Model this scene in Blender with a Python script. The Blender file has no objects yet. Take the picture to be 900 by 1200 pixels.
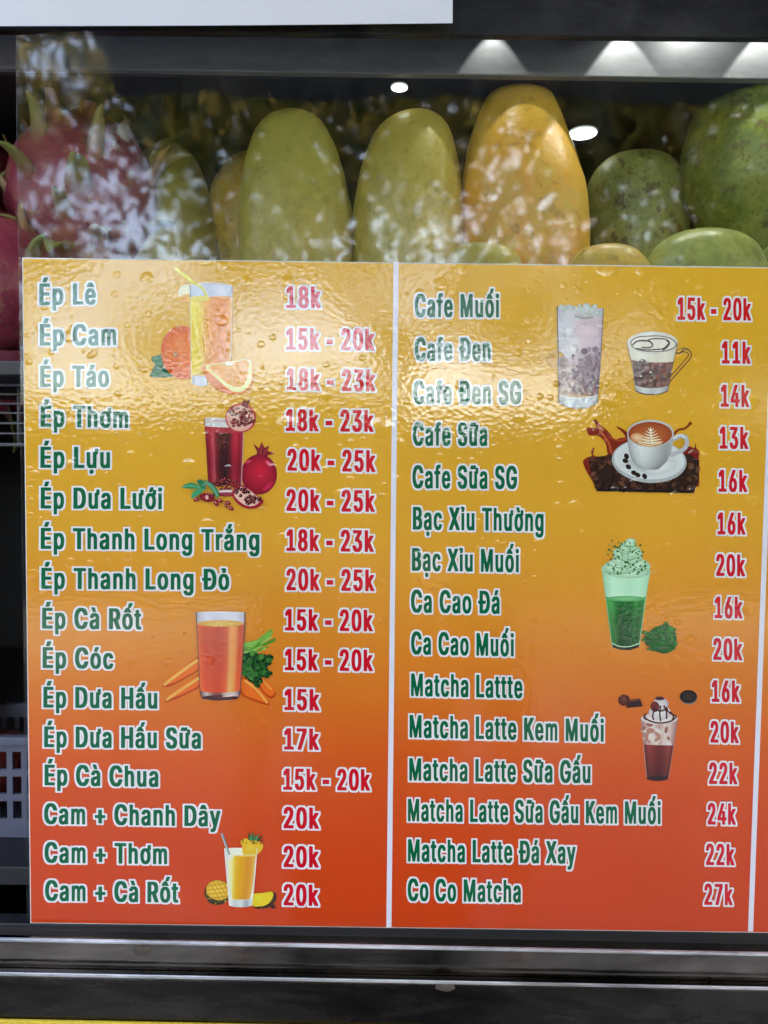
import bpy, bmesh, math, random
import numpy as np
from mathutils import Vector, Matrix, Euler
from mathutils.geometry import tessellate_polygon
from mathutils import noise as mnoise
C = bpy.context.scene.collection
R = math.radians

# ------------------------------------------------------------------ camera
EYE = Vector((0.0, -0.45, 1.45))
FPX = 870.0                                   # focal length in photo pixels (photo 900 x 1200)
cam_d = bpy.data.cameras.new('camera')
cam = bpy.data.objects.new('camera', cam_d); C.objects.link(cam)
cam_d.sensor_fit = 'VERTICAL'; cam_d.sensor_height = 36.0; cam_d.sensor_width = 27.0
cam_d.lens = 36.0 * FPX / 1200.0
cam_d.clip_start = 0.01; cam_d.clip_end = 400
cam_d.dof.use_dof = True; cam_d.dof.focus_distance = 0.452; cam_d.dof.aperture_fstop = 7.0
CROT = Euler((R(90 - 2.9), 0, 0), 'XYZ').to_matrix() @ Matrix.Rotation(R(0.69), 3, 'Z')
cam.matrix_world = Matrix.Translation(EYE) @ CROT.to_4x4()
bpy.context.scene.camera = cam

# ------------------------------------------------------------------ sky, sun, exposure
SUN_EL, SUN_AZ = R(52), R(152)                # the sun stands high over the street behind the photographer; the added awning and the trees shade the stall
w = bpy.data.worlds.new("World"); bpy.context.scene.world = w; w.use_nodes = True
nt = w.node_tree; nt.nodes.clear()
sky = nt.nodes.new('ShaderNodeTexSky'); sky.sky_type = 'NISHITA'; sky.sun_disc = False
sky.sun_elevation = SUN_EL; sky.sun_rotation = SUN_AZ; sky.dust_density = 2.5; sky.air_density = 1.0
bgn = nt.nodes.new('ShaderNodeBackground'); bgn.inputs['Strength'].default_value = 0.15
wo = nt.nodes.new('ShaderNodeOutputWorld')
nt.links.new(sky.outputs[0], bgn.inputs[0]); nt.links.new(bgn.outputs[0], wo.inputs[0])
sun_d = bpy.data.lights.new('sun', 'SUN'); sun_d.energy = 3.0; sun_d.angle = R(0.5); sun_d.color = (1, .95, .87)
sun = bpy.data.objects.new('sun', sun_d); C.objects.link(sun)
sd = Vector((math.sin(SUN_AZ) * math.cos(SUN_EL), math.cos(SUN_AZ) * math.cos(SUN_EL), math.sin(SUN_EL)))
sun.rotation_euler = sd.to_track_quat('Z', 'Y').to_euler(); sun.location = (0, 3, 6)
vs = bpy.context.scene.view_settings
vs.view_transform = 'Standard'; vs.look = 'None'; vs.gamma = 1.0; vs.use_curve_mapping = False
vs.exposure = 3.35
bpy.context.scene.cycles.max_bounces = 8; bpy.context.scene.cycles.transparent_max_bounces = 12

# ------------------------------------------------------------------ helpers
def at(px, py, Y):
    """the point of the upright plane y = Y that the photo shows at pixel (px, py) of 900 x 1200"""
    d = CROT @ Vector(((px - 450) / FPX, -(py - 600) / FPX, -1))
    return EYE + d * ((Y - EYE.y) / d.y)
def at_z(px, py, z):
    d = CROT @ Vector(((px - 450) / FPX, -(py - 600) / FPX, -1))
    return EYE + d * ((z - EYE.z) / d.z)
def lin(c):
    c = c / 255.0
    return c / 12.92 if c <= .04045 else ((c + .055) / 1.055) ** 2.4
def rgb(r, g, b): return (lin(r), lin(g), lin(b))
def ink(r, g, b):
    """printed colour: what the photo shows under its own (slightly blue) daylight, back to paint"""
    return (min(.92, lin(r) / .80), min(.92, lin(g) / .77), min(.92, lin(b) / .88))

def tag(o, label=None, cat=None, group=None, kind=None):
    if label: o['label'] = label
    if cat: o['category'] = cat
    if group: o['group'] = group
    if kind: o['kind'] = kind
    return o
def empty(name, loc=(0, 0, 0), label=None, cat=None, group=None, kind=None):
    o = bpy.data.objects.new(name, None); C.objects.link(o); o.location = loc; o.empty_display_size = .05
    return tag(o, label, cat, group, kind)
def mesh_obj(name, verts, faces, mat, parent=None, cols=None, smooth=False, mats=None, fmat=None):
    me = bpy.data.meshes.new(name)
    me.from_pydata([tuple(v) for v in verts], [], faces)
    for m in (mats or [mat]): me.materials.append(m)
    if fmat is not None: me.polygons.foreach_set('material_index', fmat)
    if smooth: me.polygons.foreach_set('use_smooth', [True] * len(me.polygons))
    if cols is not None:
        a = me.color_attributes.new('Col', 'FLOAT_COLOR', 'POINT')
        a.data.foreach_set('color', [x for c in cols for x in (c[0], c[1], c[2], 1.0)])
    me.update()
    o = bpy.data.objects.new(name, me); C.objects.link(o)
    if parent is not None:
        o.parent = parent
        o.matrix_parent_inverse = Matrix.Translation(-Vector(parent.location))
    return o
def bm_obj(name, bm, mat, parent=None, smooth=False):
    bmesh.ops.recalc_face_normals(bm, faces=bm.faces)
    me = bpy.data.meshes.new(name); bm.to_mesh(me); bm.free()
    me.materials.append(mat)
    if smooth: me.polygons.foreach_set('use_smooth', [True] * len(me.polygons))
    o = bpy.data.objects.new(name, me); C.objects.link(o)
    if parent is not None:
        o.parent = parent
        o.matrix_parent_inverse = Matrix.Translation(-Vector(parent.location))
    return o
def box(bm, x0, x1, y0, y1, z0, z1, bev=0.0, rot=0.0, pivot=None):
    r = bmesh.ops.create_cube(bm, size=1)
    vs_ = r['verts']
    for v in vs_:
        v.co = Vector((x0 + (v.co.x + .5) * (x1 - x0), y0 + (v.co.y + .5) * (y1 - y0), z0 + (v.co.z + .5) * (z1 - z0)))
    if bev:
        es = list({e for v in vs_ for e in v.link_edges})
        bmesh.ops.bevel(bm, geom=es, offset=bev, segments=2, affect='EDGES', profile=.5)
def prism_y(bm, pts, y0, y1, bev=0.0):
    """outline in x,z extruded from y0 to y1"""
    a = [bm.verts.new((p[0], y0, p[1])) for p in pts]; b = [bm.verts.new((p[0], y1, p[1])) for p in pts]
    n = len(pts); fs = [bm.faces.new(a), bm.faces.new(b[::-1])]
    for i in range(n): fs.append(bm.faces.new((a[i], b[i], b[(i + 1) % n], a[(i + 1) % n])))
    if bev:
        bmesh.ops.bevel(bm, geom=list({e for f in fs for e in f.edges}), offset=bev, segments=2, affect='EDGES', profile=.5)
def tube(bm, pts, rad, n=8):
    rings = []
    for i, p in enumerate(pts):
        p = Vector(p); q = Vector(pts[min(i + 1, len(pts) - 1)]) - Vector(pts[max(i - 1, 0)])
        q.normalize(); u = q.orthogonal().normalized(); v = q.cross(u)
        r = rad[i] if isinstance(rad, (list, tuple)) else rad
        rings.append([bm.verts.new(p + (u * math.cos(2 * math.pi * k / n) + v * math.sin(2 * math.pi * k / n)) * r) for k in range(n)])
    for a, b in zip(rings, rings[1:]):
        for k in range(n): bm.faces.new((a[k], a[(k + 1) % n], b[(k + 1) % n], b[k]))
    bm.faces.new(rings[0][::-1]); bm.faces.new(rings[-1])

# ------------------------------------------------------------------ materials
def mat(name):
    m = bpy.data.materials.new(name); m.use_nodes = True
    return m, m.node_tree, m.node_tree.nodes['Principled BSDF']
def N(t, kind, **kw):
    n = t.nodes.new(kind)
    for k, v in kw.items():
        if k in n.inputs: n.inputs[k].default_value = v
        else: setattr(n, k, v)
    return n
def math_n(t, op, a, b=None, c=None, clamp=False):
    n = t.nodes.new('ShaderNodeMath'); n.operation = op; n.use_clamp = clamp
    for i, s in enumerate((a, b, c)):
        if s is None: continue
        if isinstance(s, (int, float)): n.inputs[i].default_value = s
        else: t.links.new(s, n.inputs[i])
    return n.outputs[0]
def mixc(t, f, a, b):
    n = t.nodes.new('ShaderNodeMix'); n.data_type = 'RGBA'
    for i, s in ((0, f), (6, a), (7, b)):
        if isinstance(s, (int, float)): n.inputs[i].default_value = s
        elif isinstance(s, tuple): n.inputs[i].default_value = (*s, 1) if len(s) == 3 else s
        else: t.links.new(s, n.inputs[i])
    return n.outputs[2]
def ramp(t, f, stops, interp='LINEAR'):
    n = t.nodes.new('ShaderNodeValToRGB'); n.color_ramp.interpolation = interp
    e = n.color_ramp.elements
    while len(e) < len(stops): e.new(.5)
    for i, (p, c) in enumerate(stops):
        e[i].position = p; e[i].color = (*c, 1) if not isinstance(c, (int, float)) else (c, c, c, 1)
    t.links.new(f, n.inputs[0])
    return n.outputs[0]
def coords(t, scale=(1, 1, 1)):
    g = t.nodes.new('ShaderNodeNewGeometry')
    if scale == (1, 1, 1): return g.outputs['Position']
    m = t.nodes.new('ShaderNodeVectorMath'); m.operation = 'MULTIPLY'; m.inputs[1].default_value = scale
    t.links.new(g.outputs['Position'], m.inputs[0]); return m.outputs[0]
def objco(t, scale=(1, 1, 1)):
    g = t.nodes.new('ShaderNodeTexCoord')
    m = t.nodes.new('ShaderNodeVectorMath'); m.operation = 'MULTIPLY'; m.inputs[1].default_value = scale
    t.links.new(g.outputs['Object'], m.inputs[0]); return m.outputs[0]
def noise_n(t, vec, scale, detail=2.0, rough=.5, dist=0.0):
    n = N(t, 'ShaderNodeTexNoise', Scale=scale, Detail=detail, Roughness=rough, Distortion=dist)
    t.links.new(vec, n.inputs['Vector']); return n.outputs['Fac']
def bump_n(t, h, dist, strength=1.0, normal=None):
    b = N(t, 'ShaderNodeBump', Distance=dist, Strength=strength)
    t.links.new(h, b.inputs['Height'])
    if normal is not None: t.links.new(normal, b.inputs['Normal'])
    return b.outputs[0]
def simple(name, col, rough=.5, metal=0.0, var=.12, nscale=40, bump=0.0, spec=.5):
    m, t, p = mat(name)
    f = noise_n(t, coords(t), nscale, 4, .6)
    a = tuple(min(1, c * (1 + var)) for c in col); b = tuple(c * (1 - var) for c in col)
    t.links.new(mixc(t, f, a, b), p.inputs['Base Color'])
    p.inputs['Roughness'].default_value = rough; p.inputs['Metallic'].default_value = metal
    p.inputs['Specular IOR Level'].default_value = spec
    if bump: t.links.new(bump_n(t, noise_n(t, coords(t), nscale * 4, 3), bump), p.inputs['Normal'])
    return m

# the laminated print: ink colours come from the mesh, the film on top is glossy, crinkled and full of small bubbles
def print_material():
    m, t, p = mat('printed_film')
    at_ = N(t, 'ShaderNodeAttribute', attribute_name='Col')
    pos = coords(t)
    blot = noise_n(t, pos, 9, 4, .6)
    grain = noise_n(t, pos, 700, 2, .5)
    fac = math_n(t, 'ADD', math_n(t, 'MULTIPLY', math_n(t, 'SUBTRACT', blot, .5), .16), math_n(t, 'MULTIPLY', math_n(t, 'SUBTRACT', grain, .5), .10))
    hs = N(t, 'ShaderNodeHueSaturation'); t.links.new(at_.outputs['Color'], hs.inputs['Color'])
    t.links.new(math_n(t, 'ADD', fac, 1.0), hs.inputs['Value'])
    t.links.new(hs.outputs[0], p.inputs['Base Color'])
    p.inputs['Roughness'].default_value = .6; p.inputs['Specular IOR Level'].default_value = 0.0
    p.inputs['Coat Weight'].default_value = 1.0; p.inputs['Coat Roughness'].default_value = .06; p.inputs['Coat IOR'].default_value = 1.66
    # crinkle
    warp = noise_n(t, coords(t, (1, 1, 1.15)), 130, 2, .5)
    fine = noise_n(t, coords(t, (.95, 1, 1.1)), 360, 3, .6)
    vor = t.nodes.new('ShaderNodeTexVoronoi'); vor.feature = 'SMOOTH_F1'; vor.inputs['Scale'].default_value = 330
    vor.inputs['Smoothness'].default_value = .5
    t.links.new(coords(t, (.95, 1, 1.15)), vor.inputs['Vector'])
    big = noise_n(t, pos, 7, 2, .5)
    h = math_n(t, 'ADD', math_n(t, 'MULTIPLY', warp, .07), math_n(t, 'ADD', math_n(t, 'MULTIPLY', fine, .12), math_n(t, 'MULTIPLY', vor.outputs['Distance'], .12)))
    h = math_n(t, 'ADD', h, math_n(t, 'MULTIPLY', big, 1.2))
    hb = None
    # bubbles: only some voronoi cells hold one, fewer towards the bottom
    sep = t.nodes.new('ShaderNodeSeparateXYZ'); t.links.new(pos, sep.inputs[0])
    for sc, rmin, keep, k in ((150, .20, .74, .40), (85, .20, .72, .7), (36, .14, .84, 1.1)):
        pr = t.nodes.new('ShaderNodeVectorMath'); pr.operation = 'MULTIPLY'; pr.inputs[1].default_value = (1, 0, 1.12)
        t.links.new(pos, pr.inputs[0])
        v = t.nodes.new('ShaderNodeTexVoronoi'); v.inputs['Scale'].default_value = sc; v.inputs['Randomness'].default_value = 1
        t.links.new(pr.outputs[0], v.inputs['Vector'])
        sc_ = t.nodes.new('ShaderNodeSeparateColor'); t.links.new(v.outputs['Color'], sc_.inputs[0])
        lim = math_n(t, 'ADD', keep, math_n(t, 'MULTIPLY', math_n(t, 'SUBTRACT', 1.47, sep.outputs[2]), 1.1))
        on = math_n(t, 'GREATER_THAN', sc_.outputs[0], lim)
        rr = math_n(t, 'ADD', rmin, math_n(t, 'MULTIPLY', sc_.outputs[1], .17))
        q = math_n(t, 'SUBTRACT', 1.0, math_n(t, 'POWER', math_n(t, 'DIVIDE', v.outputs['Distance'], rr), 2.0), clamp=True)
        dome = math_n(t, 'POWER', q, .75)
        bub = math_n(t, 'MULTIPLY', math_n(t, 'MULTIPLY', dome, on), k * .9)
        hb = bub if hb is None else math_n(t, 'ADD', hb, bub)
    t.links.new(bump_n(t, math_n(t, 'ADD', h, hb), .00035, 1.0), p.inputs['Coat Normal'])
    t.links.new(bump_n(t, hb, .00035, 1.0), p.inputs['Normal'])
    return m
PRINT = print_material()

def glass_material():
    m = bpy.data.materials.new('window_glass'); m.use_nodes = True; t = m.node_tree; t.nodes.clear()
    out = N(t, 'ShaderNodeOutputMaterial')
    g = t.nodes.new('ShaderNodeNewGeometry')
    d = t.nodes.new('ShaderNodeVectorMath'); d.operation = 'DOT_PRODUCT'
    t.links.new(g.outputs['Normal'], d.inputs[0]); t.links.new(g.outputs['Incoming'], d.inputs[1])
    c = math_n(t, 'ABSOLUTE', d.outputs['Value'])
    f = math_n(t, 'ADD', .045, math_n(t, 'MULTIPLY', math_n(t, 'POWER', math_n(t, 'SUBTRACT', 1.0, c), 5.0), .95))
    tr = N(t, 'ShaderNodeBsdfTransparent'); tr.inputs[0].default_value = (.95, .97, .96, 1)
    gl = N(t, 'ShaderNodeBsdfGlossy', Roughness=.03)
    # a thin smeared film of dust and dried drops
    sm = noise_n(t, coords(t, (1, 1, .35)), 60, 5, .65, .6)
    wavy = noise_n(t, coords(t), 14, 2, .5)
    t.links.new(bump_n(t, wavy, .0006, .5), gl.inputs['Normal'])
    mx = N(t, 'ShaderNodeMixShader'); t.links.new(f, mx.inputs[0])
    t.links.new(tr.outputs[0], mx.inputs[1]); t.links.new(gl.outputs[0], mx.inputs[2])
    du = N(t, 'ShaderNodeBsdfDiffuse'); du.inputs[0].default_value = (.55, .56, .58, 1)
    specks = N(t, 'ShaderNodeTexVoronoi', Scale=170.0); t.links.new(coords(t), specks.inputs['Vector'])
    sepc = t.nodes.new('ShaderNodeSeparateColor'); t.links.new(specks.outputs['Color'], sepc.inputs[0])
    dot = math_n(t, 'MULTIPLY', math_n(t, 'LESS_THAN', specks.outputs['Distance'], .14), math_n(t, 'GREATER_THAN', sepc.outputs[0], .86))
    area = ramp(t, noise_n(t, coords(t), 11, 2), [(.45, 0.0), (.62, 1.0)])
    dirt = math_n(t, 'ADD', math_n(t, 'MULTIPLY', ramp(t, sm, [(.5, 0.0), (.8, 1.0)]), .022), math_n(t, 'MULTIPLY', math_n(t, 'MULTIPLY', dot, area), .10))
    mx2 = N(t, 'ShaderNodeMixShader'); t.links.new(dirt, mx2.inputs[0])
    t.links.new(mx.outputs[0], mx2.inputs[1]); t.links.new(du.outputs[0], mx2.inputs[2])
    t.links.new(mx2.outputs[0], out.inputs['Surface'])
    return m
GLASS = glass_material()

def steel_material(name, col, rough, streak=(6, 60, 400)):
    m, t, p = mat(name)
    f = noise_n(t, coords(t, streak), 1.0, 5, .6)
    bl = ramp(t, noise_n(t, coords(t, (.55, 1, 2.2)), 15, 6, .68, .8), [(.34, 0.0), (.66, 1.0)])
    t.links.new(mixc(t, bl, tuple(c * .45 for c in col), tuple(min(1, c * 1.35) for c in col)), p.inputs['Base Color'])
    p.inputs['Metallic'].default_value = 1.0
    t.links.new(math_n(t, 'ADD', rough - .05, math_n(t, 'MULTIPLY', bl, .14)), p.inputs['Roughness'])
    t.links.new(bump_n(t, f, .0002, .5), p.inputs['Normal'])
    return m
STEEL = steel_material('worn_stainless_steel', (.34, .295, .25), .12)
STEEL_DARK = steel_material('dull_grey_steel', (.085, .078, .07), .26)
RUBBER = simple('black_rubber', (.018, .018, .02), .45)
DARK = simple('dark_case_lining', (.028, .028, .032), .5, nscale=12, var=.4)
BLACK = simple('black_lining', (.012, .012, .014), .55)
SHELFM = simple('grey_shelf', (.022, .022, .024), .4)
PAPER = simple('white_paper', (.80, .80, .84), .7, nscale=8, var=.02)
YELLOW = simple('yellow_board', (.75, .52, .03), .4)
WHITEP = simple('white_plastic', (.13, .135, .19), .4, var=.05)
WIRE = simple('pale_wire', (.17, .17, .19), .35)
def emis(name, col, s):
    m = bpy.data.materials.new(name); m.use_nodes = True; t = m.node_tree; t.nodes.clear()
    e = N(t, 'ShaderNodeEmission', Strength=s); e.inputs[0].default_value = (*col, 1)
    o = N(t, 'ShaderNodeOutputMaterial'); t.links.new(e.outputs[0], o.inputs[0]); return m
LED = emis('lit_led', (.95, 1, .97), .6)

def skin_material(name, base, patch, top=None, speck=(.10, .06, .02), rough=.37, speck_amt=.5, bumpd=.0005, grad=(0.0, 1.0)):
    m, t, p = mat(name)
    oc = objco(t)
    f = math_n(t, 'ADD', math_n(t, 'MULTIPLY', noise_n(t, oc, 22, 4, .6, .3), .6), math_n(t, 'MULTIPLY', noise_n(t, oc, 130, 4, .7), .4))
    col = mixc(t, ramp(t, f, [(.40, 0.0), (.60, 1.0)]), base, patch)
    if top is not None:
        sep = t.nodes.new('ShaderNodeSeparateXYZ'); t.links.new(oc, sep.inputs[0])
        zz = math_n(t, 'ADD', sep.outputs[2], math_n(t, 'MULTIPLY', noise_n(t, oc, 14, 3), .05))
        mr = N(t, 'ShaderNodeMapRange'); t.links.new(zz, mr.inputs[0])
        mr.inputs[1].default_value = grad[0]; mr.inputs[2].default_value = grad[1]
        col = mixc(t, mr.outputs[0], col, top)
    v = N(t, 'ShaderNodeTexVoronoi', Scale=240.0); t.links.new(oc, v.inputs['Vector'])
    s1 = ramp(t, v.outputs['Distance'], [(.12, 1.0), (.36, 0.0)])
    fine = math_n(t, 'MULTIPLY', s1, speck_amt * .95)
    big = ramp(t, noise_n(t, oc, 75, 3, .7), [(.57, 0.0), (.65, 1.0)])
    col = mixc(t, fine, col, tuple(c * .62 for c in base))
    col = mixc(t, math_n(t, 'MULTIPLY', big, speck_amt), col, speck)
    t.links.new(col, p.inputs['Base Color'])
    p.inputs['Roughness'].default_value = rough
    h = math_n(t, 'ADD', noise_n(t, oc, 60, 3), math_n(t, 'MULTIPLY', v.outputs['Distance'], .25))
    t.links.new(bump_n(t, h, bumpd), p.inputs['Normal'])
    return m

LEFT=[("Ép Lê",46,112.2,357.3,356.9),("Ép Cam",46.7,136,404.9,404.9),("Ép Táo",47.1,127.8,453.3,453.5),("Ép Thơm",47.6,150,500,501.6),
("Ép Lựu",47.3,129,548.3,548.7),("Ép Dưa Lưới",47.7,190,596,596.8),("Ép Thanh Long Trắng",47.7,304,643.3,645.2),("Ép Thanh Long Đỏ",48.3,268.7,690,691.4),
("Ép Cà Rốt",49.4,165.6,736.7,737.7),("Ép Cóc",50,132.8,782.8,784),("Ép Dưa Hấu",50.8,184.4,829.2,830.6),("Ép Dưa Hấu Sữa",51.7,235.5,875.6,877.4),
("Ép Cà Chua",52.2,185.6,920.3,922.2),("Cam + Chanh Dây",51.7,258.3,965.6,968.6),("Cam + Thơm",52.2,195.8,1011,1012.8),("Cam + Cà Rốt",52.8,209,1055.6,1057.8)]
LPRICE=[("18k",335.5,376,361.1,361.3),("15k - 20k",335.5,438.9,410,410.8),("18k - 23k",336,440,457.3,458.9),("18k - 23k",334.9,437.8,505.1,506.2),
("20k - 25k",336.7,440,551.6,553.3),("20k - 25k",335.6,439.3,598.9,600),("18k - 23k",335.6,438.2,645.6,646.9),("20k - 25k",335.6,438.9,691.8,692.9),
("15k - 20k",334,437.1,738.9,740),("15k - 20k",333.8,437.1,785.6,786.7),("15k",333.3,374.4,832.2,833),("17k",332.9,374,878.4,879.1),
("15k - 20k",331.8,433.8,925.6,926.7),("20k",332.2,374,970.7,971.5),("20k",332.2,373.8,1016.2,1016.9),("20k",332.2,373.3,1061,1061.8)]
RIGHT=[("Cafe Muối",486,584.9,371.6,372),("Cafe Đen",486.2,574.9,422.7,423),("Cafe Đen SG",484.4,610.7,473.3,473.6),("Cafe Sữa",483.8,571.1,522.2,522.5),
("Cafe Sữa SG",483.3,606,572.2,573),("Bạc Xỉu Thường",483.8,637.1,620.7,622.7),("Bạc Xỉu Muối",482.7,608.2,668.9,670.7),("Ca Cao Đá",481.6,585.6,717.8,719.3),
("Ca Cao Muối",481.7,602.3,766.7,769.3),("Matcha Lattte",481.7,612.3,815.7,818.3),("Matcha Latte Kem Muối",480,707.7,864.3,869.3),("Matcha Latte Sữa Gấu",479.6,692,914.8,917.8),
("Matcha Latte Sữa Gấu Kem Muối",478.1,774.3,962.4,965.8),("Matcha Latte Đá Xay",478.1,674.6,1009.6,1012.2),("Co Co Matcha",477.8,610.4,1055.7,1057.6)]
RPRICE=[("15k - 20k",794,880.3,374.7,375.8),("11k",845.8,879.7,426,426.5),("14k",844.7,878.3,476.7,477.2),("13k",843.3,877,525.8,526.3),
("16k",842,875.8,576.3,576.8),("16k",840.8,873.7,626.2,626.6),("20k",839.2,873.3,675,675.5),("16k",837.5,870.3,724.5,725),
("20k",835.8,870,773.3,774),("16k",834,867,822.5,823),("20k",832.5,865.8,870.3,871),("22k",830.8,864.2,918.8,919.2),
("24k",829.2,862.5,966.3,966.7),("22k",827.2,860.8,1013.8,1014.2),("27k",825.3,858.7,1060.5,1061)]
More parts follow.
